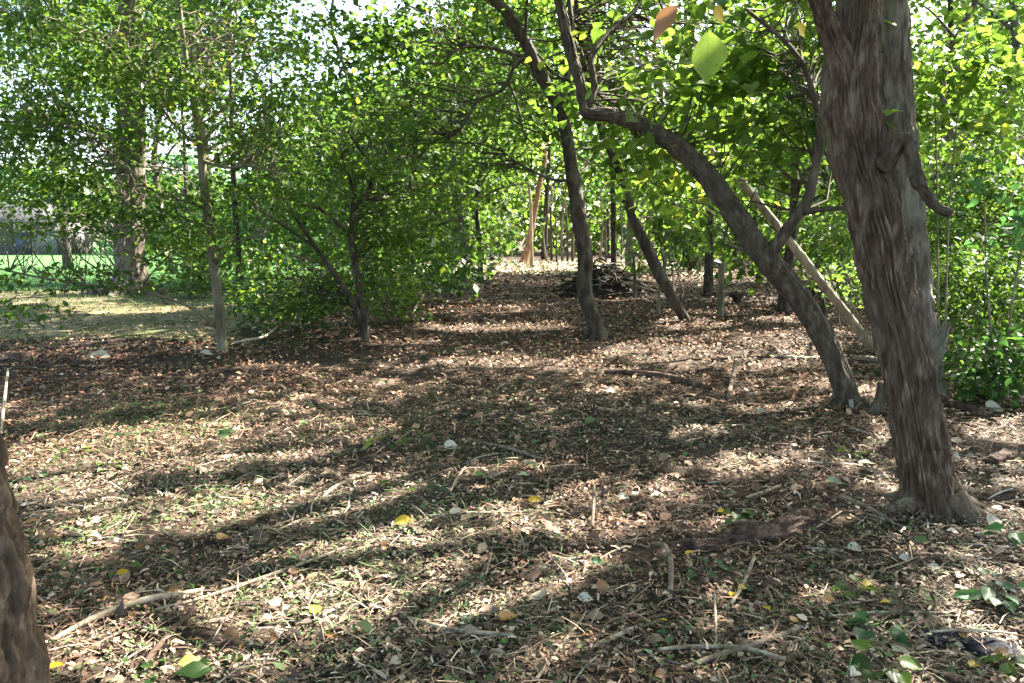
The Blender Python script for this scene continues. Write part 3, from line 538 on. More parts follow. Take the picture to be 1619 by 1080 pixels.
# left sapling
YS = G(352, 555)[1]
trunk = px_line([(353, 558, YS, 9), (349, 520, YS, 8), (342, 450, YS, 7.5), (332, 370, YS, 7), (323, 300, YS, 6.5), (316, 225, YS, 6), (304, 150, YS, 5), (292, 80, YS, 4), (280, -20, YS, 3.5), (262, -160, YS+.2, 3), (250, -330, YS+.3, 2)])
lm = [px_line([(345, 520, YS, 3.5), (300, 485, YS-.3, 3), (230, 462, YS-.6, 2.6), (150, 452, YS-.9, 2.2), (70, 440, YS-1.2, 1.8), (0, 425, YS-1.5, 1.4), (-60, 410, YS-1.7, 1)]),
      px_line([(326, 330, YS, 3), (300, 320, YS-.2, 2), (240, 300, YS-.5, 1.8), (190, 255, YS-.7, 1.6), (120, 205, YS-.9, 1.4), (0, 192, YS-1.2, 1.2)]),
      px_line([(340, 420, YS, 2.4), (370, 385, YS-.3, 2), (420, 372, YS-.6, 1.5)]), px_line([(320, 255, YS, 3), (360, 265, YS-.2, 2.4), (400, 262, YS-.5, 2), (440, 275, YS-.7, 1.5)]),
      px_line([(318, 235, YS, 2.6), (270, 190, YS-.3, 2), (220, 110, YS-.5, 1.5), (160, 60, YS-.7, 1)])]
ends = np.concatenate([blob_px(140, 110, YS-.7, 220, 140, 1.5, 165), blob_px(130, 315, YS-.6, 190, 65, 1.2, 80), blob_px(350, 110, YS+.4, 190, 150, 1.4, 200), blob_px(120, 440, YS-1.0, 130, 22, .6, 15), blob_px(20, 495, YS-1.3, 60, 14, .5, 5), blob_px(60, 220, YS-.8, 130, 70, 1, 50),
   blob_px(280, 380, YS-.2, 130, 70, 1, 30), blob_px(440, 250, YS-.4, 90, 110, 1.0, 50)])
TR = make_tree('slim_sapling', 'slim straight sapling with a pale sunlit foot and low spreading branches', 'tree', trunk, lm, 'olive', ends, per=30, rad=0.55, size=0.082, leaf='mid', shape='ovate', singles=220, seg=22, rings=120, bark=(0.002, 10, .2), flare=0.06, lseg=6, seed=17, tilt=0.42, flat=0.12, r0=0.005)
add_shade_canopy(4, TR, trunk[-2], 'olive', 'dark')
# multi stemmed shrub tree
YM = G(578, 540)[1]
trunk = px_line([(578, 543, YM, 7.0), (574, 500, YM, 6.2), (566, 440, YM, 5.5), (557, 390, YM, 5.1), (556, 350, YM, 4.3), (562, 325, YM, 3.9), (580, 308, YM, 3.5), (588, 275, YM, 3.1), (575, 245, YM, 2.3), (555, 215, YM, 1.6)])
lm = [px_line([(572, 520, YM, 5.5), (560, 480, YM-.1, 4.7), (530, 435, YM-.2, 4.3), (495, 385, YM-.4, 3.5), (465, 340, YM-.5, 2.3), (440, 300, YM-.6, 1.6)]),
      px_line([(556, 375, YM, 3.5), (530, 350, YM-.1, 3.1), (505, 330, YM-.3, 2.7), (475, 322, YM-.4, 2.0), (455, 305, YM-.5, 1.6)]),
      px_line([(557, 345, YM, 3.5), (557, 300, YM+.1, 2.7), (548, 265, YM+.2, 2.0), (540, 235, YM+.2, 1.2)]),
      px_line([(500, 390, YM-.35, 2.3), (470, 372, YM-.5, 2.0), (430, 345, YM-.7, 1.6), (400, 325, YM-.8, 0.9)]),
      px_line([(576, 530, YM+.05, 3.9), (565, 505, YM+.3, 3.1), (545, 470, YM+.5, 2.3), (520, 440, YM+.6, 1.6)])]
ends = np.concatenate([blob_px(530, 250, YM+.2, 170, 110, 1.4, 100), blob_px(600, 400, YM+.5, 80, 90, 1.0, 60), blob_px(460, 440, YM+.5, 120, 70, 1.1, 65), blob_px(640, 300, YM+.8, 90, 120, 1.2, 60)])
make_tree('shrubby_tree', 'dark many-stemmed small tree with dense green leaves beside the slim sapling', 'tree', trunk, lm, 'dark', ends, per=24, rad=0.5, size=0.088, tilt=.42, flat=.14, leaf='mid', shape='ovate', singles=200, seg=18, rings=100, bark=(0.003, 9, .1), lseg=7, seed=21, r0=0.005)
# left edge trunk close to the lens
YE = 2.35
trunk = np.array([(*P(-8, 1290, YE), .165), (*P(-18, 1080, YE), .150), (*P(-50, 900, YE), .148), (*P(-85, 730, YE), .146), (*P(-170, 300, YE), .14), (*P(-330, -500, YE), .12), (*P(-500, -1300, YE), .08)]); trunk[0, 2] = 0.0
TR = make_tree('rough_barked_tree', 'rough cracked brown trunk cut by the left edge of the picture', 'tree', trunk, [], 'brown', None, seg=150, rings=420, bark=(0.028, 16, 0.22, 1), seed=31, every=2, r0=0.01)
add_shade_canopy(6, TR, trunk[-1], 'brown')
# oak at the lawn edge
YO = G(205, 466)[1]
trunk = px_line([(206, 468, YO, 25.8), (206, 440, YO, 22.4), (204, 380, YO, 21.5), (206, 300, YO, 21.5), (208, 200, YO, 20.6), (206, 100, YO, 19.8), (204, 0, YO, 18.1), (204, -150, YO, 13.8), (210, -330, YO, 6.9)])
def olimb(z, pts): return px_line(pts)
lm = [px_line([(206, 250, YO, 9), (170, 215, YO-.5, 7), (110, 195, YO-1, 5), (40, 188, YO-1.6, 4), (-30, 180, YO-2, 2)]), px_line([(206, 180, YO, 9), (250, 130, YO-.4, 6), (310, 90, YO-.8, 4), (370, 70, YO-1, 2)]),
      px_line([(206, 120, YO, 9), (150, 70, YO-.4, 6), (80, 40, YO-.8, 4), (10, 30, YO-1, 2)])]
ends = np.concatenate([blob_px(190, 60, YO, 280, 150, 3, 420), blob_px(110, 270, YO+1, 150, 70, 2, 150), blob_px(205, 300, YO-.9, 42, 120, .4, 60), blob_px(80, 370, YO-1.5, 90, 18, 1, 16), blob_px(290, 330, YO, 70, 90, 1.5, 40)])
TR = make_tree('stout_tree', 'stout straight tree at the edge of the lawn with flared roots and leafy trunk', 'tree', trunk, lm, 'grey', ends, per=22, rad=0.75, size=0.15, leaf='mid', shape='clump', seg=60, rings=160, bark=(0.03, 22, 0.3), flare=0.5, lseg=7, seed=24, every=2, r0=0.012)
roots(TR, .5, 7, 1.3, 'grey', 8)
add_shade_canopy(5, TR, trunk[-2], 'grey')
# ------------------------------------------------------------------ smaller trunks of the middle distance
def slim(name, label, pts, mat, group=None, ends=None, seed=0, **k):
    return make_tree(name, label, 'tree', px_line(pts), k.pop('limbs', ()), mat, ends, seed=seed, group=group, seg=k.pop('seg', 12), rings=60, **k)
Y1 = G(736, 455)[1]
slim('grey_sapling', 'thin grey sapling rising from pale weeds at the edge of the path', [(736, 457, Y1, 6), (733, 400, Y1, 5.5), (727, 330, Y1, 5), (719, 270, Y1, 4), (716, 230, Y1, 3.5), (712, 150, Y1, 2.5), (705, 60, Y1, 2)], 'grey',
     ends=np.concatenate([blob_px(690, 300, Y1+1, 90, 110, 2, 70), blob_px(740, 150, Y1+1, 110, 90, 2, 60)]), per=18, rad=0.6, size=0.15, leaf='mid', shape='clump', seed=41)
Y2 = 46.0
RB, rb, _ = slim('reddish_tree', 'sunlit reddish trunk leaning at the far end of the clearing', [(828, 417, Y2, 6.8), (836, 385, Y2, 5.2), (842, 350, Y2, 4.5), (848, 320, Y2, 4.1), (853, 290, Y2, 3.8), (862, 240, Y2, 3.0), (858, 150, Y2, 2.2)], 'red',
     ends=np.concatenate([blob_px(850, 250, Y2, 90, 80, 3, 120), blob_px(880, 340, Y2+1, 40, 50, 2, 40)]), per=18, rad=1.0, size=0.3, leaf='light', shape='clump', twig=False, seed=43, sink=.3)
slim('pale_far_sapling', 'pale slim stem standing directly beside the reddish leaning trunk', [(841, 424, 41, 3.0), (840, 380, 41, 2.6), (839, 330, 41, 2.4), (836, 290, 41, 2)], 'pale', seed=44)
Y3 = G(1094, 431)[1]
slim('dark_stout_trunk', 'dark stout trunk with flared foot at the back of the clearing', [(1095, 432, Y3, 18), (1094, 415, Y3, 14), (1093, 385, Y3, 12.5), (1092, 340, Y3, 12), (1090, 280, Y3, 11), (1088, 150, Y3, 10), (1090, 0, Y3, 8), (1090, -100, Y3, 5)], 'dark',
     ends=np.concatenate([blob_px(1100, 300, Y3+1, 120, 70, 2.5, 110), blob_px(1090, 130, Y3, 170, 130, 4, 190)]), per=20, rad=0.9, size=0.22, leaf='light', shape='clump', twig=False, bark=(0.02, 14, .3), seed=46)
slim('upright_thin_tree', 'thin upright trunk rising behind the brush pile', [(970, 440, 30, 5), (970, 400, 30, 4.5), (970, 350, 30, 4), (969, 300, 30, 3.8), (968, 230, 30, 3), (965, 120, 30, 2.5)], 'dark',
     ends=np.concatenate([blob_px(960, 270, 31, 80, 70, 2, 70), blob_px(930, 140, 32, 110, 100, 3, 100)]), per=18, rad=0.8, size=0.19, leaf='light', shape='clump', twig=False, seed=47)
slim('grey_paired_tree', 'greyish trunk behind the brush pile, between two thin trees', [(995, 428, 36, 7), (994, 400, 36, 6), (996, 360, 36, 5.5), (999, 300, 36, 5), (1003, 200, 36, 4)], 'grey',
     ends=blob_px(1010, 250, 37, 90, 70, 2.5, 80), per=18, rad=0.9, size=0.22, leaf='blue', shape='clump', twig=False, seed=48)
slim('crooked_pale_sapling', 'crooked pale sapling leaning beside the dark stout trunk', [(1046, 455, 24, 3.5), (1052, 410, 24, 3.4), (1056, 385, 24, 3.2), (1064, 345, 24, 3), (1075, 300, 24, 2.5)], 'pale', ends=blob_px(1080, 330, 24, 45, 40, .8, 24), per=14, rad=0.5, size=0.16, leaf='light', shape='heart', seed=49)
slim('leafy_young_stem', 'short young stem sprouting leaves in front of the brush pile', [(1004, 462, 20.5, 3.2), (1003, 430, 20.5, 2.6), (1001, 395, 20.5, 2)], 'olive', ends=blob_px(1006, 415, 20.5, 16, 28, .3, 12), per=12, rad=0.25, size=0.11, leaf='light', shape='ovate', seed=50)
slim('short_dark_snag', 'short dark broken snag leaning behind the pale dead pole', [(1302, 492, 15.5, 5), (1298, 470, 15.5, 5), (1292, 440, 15.5, 4.5), (1288, 425, 15.5, 4)], 'dark', seed=51)
# cut posts / stubs
def post(name, label, pts, mat, seed):
    q = px_line(pts); b = q[0, :3].copy(); q[0, 2] -= 0.06; V, F = tube(q, 14, 20, (0.003, 8, 0.1), seed); return tag(obj(name, mesh_np(name, V - b, F, [BK[mat]], smooth=True), loc=b), label, 'stub')
YA = G(1139, 500)[1]
post('cut_sapling_stub', 'knee-high cut sapling stub with a pale leaf on its tip', [(1139, 502, YA, 6), (1139, 465, YA, 5), (1140, 440, YA, 5), (1142, 416, YA, 5.5)], 'olive', 3)
lf = leaf_object('dry_leaf', leaf_proto('ovate', 'pale', 3), P(1141, 415, YA), (-.6, -.3, .25), (0.2, -0.7, .7), 0.2); tag(lf, 'pale round leaf caught on the tip of the cut stub', 'leaf')
YA2 = G(1041, 500)[1]
post('thin_stub', 'thin upright pale stub under the thin leaning trunk', [(1041, 502, YA2, 3.5), (1041, 480, YA2, 3), (1042, 455, YA2, 3)], 'pale', 4)
YA3 = G(1385, 655)[1]
post('bent_root_snag', 'short bent brown snag beside the foot of the leaning tree', [(1372, 655, YA3, 9), (1384, 650, YA3, 11), (1393, 630, YA3, 10), (1396, 605, YA3, 8)], 'redbud', 6)
post('small_peg', 'small pale peg of wood at the very foot of the leaning tree', [(1347, 655, YL-.15, 4), (1346, 640, YL-.15, 4), (1345, 632, YL-.15, 3.5)], 'weathered', 7)
# weathered split snag right of the big tree
YW = 6.3
q = px_line([(1462, 600, YW, 12), (1474, 560, YW, 11), (1488, 532, YW, 9), (1500, 512, YW, 6)]); b = q[0, :3].copy(); b[2] = 0; q = np.concatenate([[(b[0]-.05, b[1], -.05, .10)], q])
parts = []
V, F = tube(q, 40, 80, (0.02, 8, 0.5), 3); Vs = V
WS = thing('weathered_snag', 'split grey weathered snag slanting up behind the big furrowed tree', 'snag', b)
obj('stem', mesh_np('stem', V - b, F, [BK['grey']], smooth=True), WS)
q2 = px_line([(1476, 575, YW-.1, 6), (1486, 560, YW-.1, 6), (1494, 545, YW-.1, 4)]); V, F = tube(q2, 10, 14, (0.005, 5, .2), 4); obj('splinter', mesh_np('splinter', V - b, F, [BK['grey']]), WS)
# ------------------------------------------------------------------ brush pile
c = G(955, 470); BP = thing('brush_pile', 'dark heap of dead branches behind the bowed tree', 'brush pile', (c[0], c[1], 0))
g = np.random.default_rng(5); n = 28; m = 14
th = np.linspace(0, 2*math.pi, n, endpoint=False); V = [];
for i in range(m):
    t = i/(m-1); rr_ = (1 - t**1.6)
    for a in th: V.append((1.12*rr_*math.cos(a)*(1 + .18*math.sin(3*a)), 0.7*rr_*math.sin(a), -0.05 + 0.66*t))
V = np.array(V); V += 0.10*np.stack([noise(V*3), noise(V*3+5), noise(V*3+9)], 1)
F = np.array([(i*n+j, i*n+(j+1) % n, (i+1)*n+(j+1) % n, (i+1)*n+j) for i in range(m-1) for j in range(n)])
obj('heap', mesh_np('heap', V, F, [BK['black']], smooth=True), BP)
for i in range(230):
    a = g.random()*6.28; L = 0.5 + 0.9*g.random(); rr_ = 0.12 + 0.88*g.random()**.8; p = np.array([1.15*rr_*math.cos(a), .75*rr_*math.sin(a), max(0.04, .84*(1-rr_**1.4)) + .06*g.random()])
    b_ = g.random()*6.28; d = np.array([math.cos(b_)*1.2, math.sin(b_)*.8, .30*g.normal()]); d /= np.linalg.norm(d); r = 0.008 + 0.022*g.random()**2
    p[2] += .05*g.normal(); e1, e2 = p - d*L*.5, p + d*L*.5; mm = p + g.normal(size=3)*.09
    e1[2] = max(.02, e1[2]); e2[2] = max(.02, e2[2])
    V, F = tube(np.array([(*e1, r), (*mm, r*.8), (*e2, r*.4)]), 5, 8); obj('stick', mesh_np('stick', V, F, [BK['weathered' if i % 17 == 0 else 'dark' if i % 3 == 0 else 'black']], smooth=True), BP)
# small root clump
c = G(1165, 480); RC = thing('root_clump', 'small dark tangle of roots beside the cut sapling stub', 'root clump', (c[0], c[1], 0))
for i in range(22):
    a = g.random()*3.14; L = .15 + .25*g.random(); V, F = tube(np.array([(g.normal()*.05, g.normal()*.05, .02, .02), (math.cos(a)*L*.6, g.normal()*.1, .15+.15*g.random(), .012), (math.cos(a)*L, g.normal()*.15, .05+.2*g.random(), .005)]), 5, 7)
    obj('root', mesh_np('root', V, F, [BK['dark']], smooth=True), RC)
# ------------------------------------------------------------------ background woods
k = 0
def bgt(px, Y, h, r, z0, cr, n, lab, grp, leaf='mid', mat='dark', size=0.2, per=16, name='woodland_tree', **kw):
    global k; k += 1; x = (px - CX)/FPX*Y*1.0
    return wood_tree(name, lab, kw.pop('cat', 'tree'), x, Y, h, r, z0, cr, n, per, size, leaf, mat, grp, seed=k, **kw)
FARL = {640: 'tall leafy tree far behind the pale bluish weeds', 745: 'tall pale green tree far behind the thin grey sapling', 860: 'tall bright tree directly behind the reddish leaning trunk', 960: 'tall tree far behind the bowed tree and brush pile', 1050: 'tall bright tree far behind the thin leaning trunk', 1150: 'tall tree far behind the dark stout trunk', 1260: 'tall bright tree far behind the pale dead pole', 540: 'tall tree far behind the dark shrubby tree'}
FAR = 'tall trees closing the far end of the clearing'
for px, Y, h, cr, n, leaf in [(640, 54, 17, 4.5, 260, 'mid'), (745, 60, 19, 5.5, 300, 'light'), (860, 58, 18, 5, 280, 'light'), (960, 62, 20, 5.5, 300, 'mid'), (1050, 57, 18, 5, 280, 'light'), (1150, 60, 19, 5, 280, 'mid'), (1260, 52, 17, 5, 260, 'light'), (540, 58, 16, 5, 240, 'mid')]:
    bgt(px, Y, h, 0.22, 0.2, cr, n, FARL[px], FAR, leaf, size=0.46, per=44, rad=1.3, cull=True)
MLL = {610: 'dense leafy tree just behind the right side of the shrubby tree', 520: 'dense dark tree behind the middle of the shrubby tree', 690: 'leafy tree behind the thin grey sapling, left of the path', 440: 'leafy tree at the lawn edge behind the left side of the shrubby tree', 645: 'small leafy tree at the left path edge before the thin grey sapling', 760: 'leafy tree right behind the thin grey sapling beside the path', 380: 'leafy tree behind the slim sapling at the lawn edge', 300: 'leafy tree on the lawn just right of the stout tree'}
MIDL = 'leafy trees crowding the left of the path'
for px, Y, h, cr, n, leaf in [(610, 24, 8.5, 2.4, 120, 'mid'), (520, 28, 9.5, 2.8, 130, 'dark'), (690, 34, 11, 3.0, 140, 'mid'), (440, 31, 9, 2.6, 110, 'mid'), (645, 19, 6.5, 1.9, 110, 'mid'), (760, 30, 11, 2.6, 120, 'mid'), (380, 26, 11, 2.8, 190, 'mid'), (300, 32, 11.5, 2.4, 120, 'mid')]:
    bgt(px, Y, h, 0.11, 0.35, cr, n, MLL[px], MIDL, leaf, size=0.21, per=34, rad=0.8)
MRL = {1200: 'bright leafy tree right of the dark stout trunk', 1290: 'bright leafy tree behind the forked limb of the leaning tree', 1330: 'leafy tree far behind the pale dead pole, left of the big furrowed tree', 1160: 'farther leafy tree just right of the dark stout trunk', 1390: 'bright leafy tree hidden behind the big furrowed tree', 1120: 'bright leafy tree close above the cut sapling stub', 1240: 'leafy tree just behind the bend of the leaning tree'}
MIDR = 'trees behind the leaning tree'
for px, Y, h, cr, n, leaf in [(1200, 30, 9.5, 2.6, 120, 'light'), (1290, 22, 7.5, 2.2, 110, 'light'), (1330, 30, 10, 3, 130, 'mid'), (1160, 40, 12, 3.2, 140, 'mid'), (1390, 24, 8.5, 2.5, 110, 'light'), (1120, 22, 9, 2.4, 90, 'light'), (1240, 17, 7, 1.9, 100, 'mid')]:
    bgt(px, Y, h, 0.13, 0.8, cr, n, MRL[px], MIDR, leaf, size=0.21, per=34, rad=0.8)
for px, Y, h, cr, n, lf_, lab in [(1480, 36, 12, 3.5, 170, 'light', 'leafy tree far behind the slim grey trunk'), (1580, 30, 11, 3.2, 170, 'mid', 'leafy tree closing the gap at the right edge'), (1690, 26, 10, 3.2, 140, 'light', 'leafy tree cut by the right edge of the picture')]:
    bgt(px, Y, h, .14, 0.4, cr, n, lab, None, lf_, size=.22, per=36, rad=.9)
bgt(1500, 14.5, 9.5, .10, 3.4, 2.2, 90, 'slim grey trunk beyond the broken stub branch', None, 'mid', 'grey', size=0.16, per=24, rad=.7, name='slim_grey_tree')
bgt(1556, 19, 12, .16, 4.5, 3.0, 130, 'grey tree rising behind the sunlit thicket near the right edge', None, 'mid', 'grey', size=0.18, per=24, rad=.8, name='grey_back_tree')
# high canopy trees that carry added leaves to shade the clearing
TR = bgt(1470, 26, 14, .2, 9.5, 3.5, 60, 'tall trunk with a high crown behind the right thicket', None, 'mid', 'dark', size=0.24, per=30, rad=1.0, name='tall_tree')
add_shade_canopy(7, TR, np.array([*TR[2][22], .09]), 'dark')
TR = bgt(1230, 33, 15, .2, 11.0, 3.5, 60, 'tall trunk with a high crown beyond the leaning tree', None, 'mid', 'dark', size=0.24, per=30, rad=1.0, name='tall_tree')
add_shade_canopy(8, TR, np.array([*TR[2][22], .09]), 'dark')
for px, Y, h, cr, n, lab in [(110, 40, 20, 5.0, 230, 'tall tree on the lawn whose crown hangs left of the stout trunk'), (270, 46, 21, 5.0, 230, 'tall tree on the lawn whose crown hangs right of the stout trunk'), (420, 48, 19, 5.0, 240, 'tall tree on the lawn behind the shrubby tree'), (335, 36, 17, 3.6, 150, 'tall slim tree on the lawn just right of the slim sapling'), (540, 44, 20, 4.6, 220, 'tall tree whose crown closes the sky left of the bowed tree'), (1540, 42, 20, 5.0, 220, 'tall tree far beyond the right thicket'), (1660, 36, 18, 4.6, 200, 'tall tree cut off by the right edge above the thicket')]:
    bgt(px, Y, h, .22, 7.5, cr, n, lab, None, 'mid', size=.30, per=36, rad=1.2)
# far left: tree line behind the lawn
FLL = {40: 'bushy tree above the grey house beyond the lawn', 190: 'bushy tree beyond the lawn behind the stout tree', -80: 'bushy tree left of the grey house beyond the lawn', 300: 'bushy tree beyond the lawn right of the stout tree', 410: 'bushy tree beyond the lawn behind the white stake', 500: 'bushy tree beyond the lawn at its right end'}
FL = 'low trees behind the lawn'
for px, Y, h, cr, n in [(40, 82, 8.5, 5, 120), (190, 86, 8, 5, 110), (-80, 80, 9, 5, 100), (300, 78, 9, 5, 120), (410, 70, 10, 5, 130), (500, 64, 11, 4.5, 130)]:
    bgt(px, Y, h, .18, 0.3, cr, n, FLL[px], FL, 'blue', size=0.5, per=26, rad=1.2, cull=False)
# ------------------------------------------------------------------ shrubs
def shrub(name, label, px, py, Y, rx, ry, rd, n, leaf, size=.1, per=16, rad=.35, mat='olive', group=None, singles=0, stems=6, shape='ovate', seed=0, cull=True):
    c = P(px, py, Y); b = np.array([c[0], c[1], float(H(c[0], c[1]))]); root = thing(name, label, 'shrub', b, group); gg = np.random.default_rng(seed+500); s = Y/FPX; sk = []
    for i in range(stems):
        a = gg.random()*6.28; q = 0.3 + .6*gg.random(); e = c + np.array([math.cos(a)*rx*s*q, math.sin(a)*rd*q, ry*s*(0.2+.6*gg.random())]); m = (b + e)/2 + np.array([0, 0, .15*ry*s]) + gg.normal(size=3)*.05
        st = np.array([(b[0]+gg.normal()*.06, b[1]+gg.normal()*.06, b[2]-.05, .012), (*m, .009), (*e, .004)]); V, F = tube(st, 6, 14); obj('stem', mesh_np('stem', V - b, F, [BK[mat]], smooth=True), root); sk.append(catmull(st, 12)[:, :3])
    sk = np.concatenate(sk); ends = blob_px(px, py, Y, rx, ry, rd, n); ends = ends[ends[:, 2] > 0.1]
    dirs = twigs(root, b, sk, ends, mat, .004, every=2)
    add_foliage(root, b, [spray(ends, dirs, per, rad, size, .6, .6)], leaf, shape, singles, cull=cull)
    return root
shrub('sunlit_shrub', 'bright yellow-green sunlit thicket at the right beyond the broken stub branch', 1570, 300, 12.5, 120, 140, 1.6, 230, 'mid', .11, 22, .42, stems=4, singles=60, seed=1)
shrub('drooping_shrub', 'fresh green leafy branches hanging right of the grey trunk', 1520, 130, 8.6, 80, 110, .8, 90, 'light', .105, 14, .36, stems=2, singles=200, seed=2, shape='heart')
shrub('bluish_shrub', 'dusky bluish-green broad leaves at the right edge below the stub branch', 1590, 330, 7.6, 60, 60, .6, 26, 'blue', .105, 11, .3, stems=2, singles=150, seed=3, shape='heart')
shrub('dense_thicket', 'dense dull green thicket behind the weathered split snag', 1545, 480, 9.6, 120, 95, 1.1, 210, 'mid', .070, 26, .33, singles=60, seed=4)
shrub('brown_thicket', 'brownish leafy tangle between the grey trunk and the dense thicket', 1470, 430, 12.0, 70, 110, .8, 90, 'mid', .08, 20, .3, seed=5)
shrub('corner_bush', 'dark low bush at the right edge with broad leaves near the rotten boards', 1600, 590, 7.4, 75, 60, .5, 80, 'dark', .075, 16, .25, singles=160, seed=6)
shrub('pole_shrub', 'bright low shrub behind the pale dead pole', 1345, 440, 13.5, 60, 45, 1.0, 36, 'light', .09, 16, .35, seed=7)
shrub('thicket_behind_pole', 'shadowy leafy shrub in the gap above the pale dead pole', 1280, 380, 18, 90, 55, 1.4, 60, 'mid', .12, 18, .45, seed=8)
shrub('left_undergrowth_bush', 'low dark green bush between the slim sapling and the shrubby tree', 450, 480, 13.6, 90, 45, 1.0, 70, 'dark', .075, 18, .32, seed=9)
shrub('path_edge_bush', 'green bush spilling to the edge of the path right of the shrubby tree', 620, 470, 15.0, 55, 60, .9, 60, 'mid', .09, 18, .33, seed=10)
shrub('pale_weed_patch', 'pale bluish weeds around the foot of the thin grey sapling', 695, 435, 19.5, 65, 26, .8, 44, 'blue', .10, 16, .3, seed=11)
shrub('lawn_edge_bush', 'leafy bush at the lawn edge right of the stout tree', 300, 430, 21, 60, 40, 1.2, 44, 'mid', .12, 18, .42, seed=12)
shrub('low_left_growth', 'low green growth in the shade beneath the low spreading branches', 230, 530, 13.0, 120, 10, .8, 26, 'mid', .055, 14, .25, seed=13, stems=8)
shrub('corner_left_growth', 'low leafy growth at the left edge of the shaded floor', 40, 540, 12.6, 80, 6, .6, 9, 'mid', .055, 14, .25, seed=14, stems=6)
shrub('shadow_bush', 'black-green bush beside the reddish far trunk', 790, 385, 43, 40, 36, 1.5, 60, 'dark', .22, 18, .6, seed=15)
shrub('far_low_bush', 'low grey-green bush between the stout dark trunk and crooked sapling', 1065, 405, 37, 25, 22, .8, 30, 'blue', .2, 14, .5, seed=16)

n = 52000; px = rng.uniform(230, 1900, n); yy = rng.uniform(72, 95, n); xx = (px - CX)/FPX*yy; hmax = np.where(px < 520, 7, 15) + 3*noise(np.stack([xx*.12, 0*xx, 0*xx], -1)); zz = hmax*rng.random(n)
kp = (noise(np.stack([xx*.25, yy*.25, zz*.3], -1)) > -.35); pos = np.stack([xx, yy, zz + .1], 1)[kp]; n = len(pos)
V, F, kf = leaf_verts(pos, rng.normal(size=(n, 3)), np.array([0, -.3, 1.]) + rng.normal(size=(n, 3))*.7, .8*(.6 + .7*rng.random(n)), 'clump')
tag(obj('distant_wood', mesh_np('distant_wood', V, F, [LF['mid']], face_attr=np.repeat(rng.random(n), kf)), kind='stuff'), 'solid mass of leafy woods in the far distance', 'wood')
# far thin stems
for i, px in enumerate([864, 872, 880, 889, 897, 905, 948, 958, 982, 1012, 1030, 1047, 1120, 1190]):
    Y = 49 + 3*rng.random(); x = (px-CX)/FPX*Y; hh = 4 + 2*rng.random(); r = .05 + .05*rng.random()
    V, F = tube(np.array([(0, 0, -.1, r), (rng.normal()*.1, 0, hh*.5, r*.8), (rng.normal()*.25, 0, hh, r*.4)]), 7, 12); o = obj('bare_sapling', mesh_np('bare_sapling', V, F, [BK['dark' if i % 3 else 'grey']], smooth=True), loc=(x, Y, 0))
    tag(o, 'thin bare stem in the dark row at the far end of the clearing', 'sapling', 'thin bare stems at the far end')
# ------------------------------------------------------------------ house beyond the lawn
def boxm(name, lo, hi, mat, parent):
    lo, hi = np.array(lo, float), np.array(hi, float); V = np.array([(x, y, z) for x in (lo[0], hi[0]) for y in (lo[1], hi[1]) for z in (lo[2], hi[2])])
    F = np.array([(0, 1, 3, 2), (4, 6, 7, 5), (0, 4, 5, 1), (2, 3, 7, 6), (0, 2, 6, 4), (1, 5, 7, 3)]); return obj(name, mesh_np(name, V, F, [mat]), parent)
HY = 72.0; hx = (-20-CX)/FPX*HY; HS = thing('garden_house', 'grey clapboard house with dark doorway seen through leaves beyond the lawn', 'house', (hx, HY, 0))
siding = flat_mat('siding_grey', (0.09, 0.088, 0.085)); pale = flat_mat('panel_pale', (0.17, 0.165, 0.155)); dk = flat_mat('door_dark', (0.035, 0.045, 0.075), .5); roofm = flat_mat('roof_shingle', (0.035, 0.034, 0.034)); trimw = flat_mat('trim_white', (.78, .77, .74))
W = 6.6; Hh = 2.9
boxm('wall', (-4, 0.06, 0), (W, 6, Hh), siding, HS)
for i in range(14):
    z = .1 + i*.2; V = np.array([(-4, .055, z), (2.75, .055, z), (2.75, .0, z), (-4, .0, z), (-4, .055, z+.21), (2.75, .055, z+.21), (2.75, .04, z+.21), (-4, .04, z+.21)])
    F = np.array([(0, 1, 2, 3), (3, 2, 6, 7), (4, 7, 6, 5), (0, 3, 7, 4), (1, 5, 6, 2), (0, 4, 5, 1)]); obj('board', mesh_np('board', V, F, [siding]), HS)
dr = boxm('door', (2.8, -.02, 0), (4.2, .05, 2.0), dk, HS); boxm('door_frame', (2.72, -.05, 2.0), (4.28, .05, 2.12), trimw, dr)
for i in range(9): boxm('panel', (4.3 + i*.25, 0.0, 0), (4.53 + i*.25, .05, Hh - .05), pale, HS)
wd = boxm('window', (-2.4, -.03, 1.1), (-.9, .06, 2.3), dk, HS); boxm('window_frame', (-2.5, -.06, 2.3), (-.8, .06, 2.42), trimw, wd); boxm('sill', (-2.5, -.09, 1.0), (-.8, .06, 1.1), trimw, wd)
V = np.array([(-4.4, -.5, Hh-.1), (W+.4, -.5, Hh-.1), (W+.4, 3, Hh+1.7), (-4.4, 3, Hh+1.7), (-4.4, 6.5, Hh-.1), (W+.4, 6.5, Hh-.1)]); V2 = V + np.array([0, 0, .14])
F = np.array([(0, 1, 2, 3), (3, 2, 5, 4), (6, 9, 8, 7), (9, 10, 11, 8), (0, 6, 7, 1), (4, 5, 11, 10), (0, 3, 9, 6), (3, 4, 10, 9), (1, 7, 8, 2), (2, 8, 11, 5)]); obj('roof', mesh_np('roof', np.concatenate([V, V2]), F, [roofm]), HS)
# white stake
Yk = 42; p = P(393, 412, Yk); V, F = tube(np.array([(0, 0, -.05, .035), (0, 0, .3, .035), (-.03, 0, .75, .03)]), 8, 6); tag(obj('white_stake', mesh_np('white_stake', V, F, [trimw]), loc=(p[0], Yk, .05)), 'small white stake standing on the lawn behind the slim sapling', 'stake')
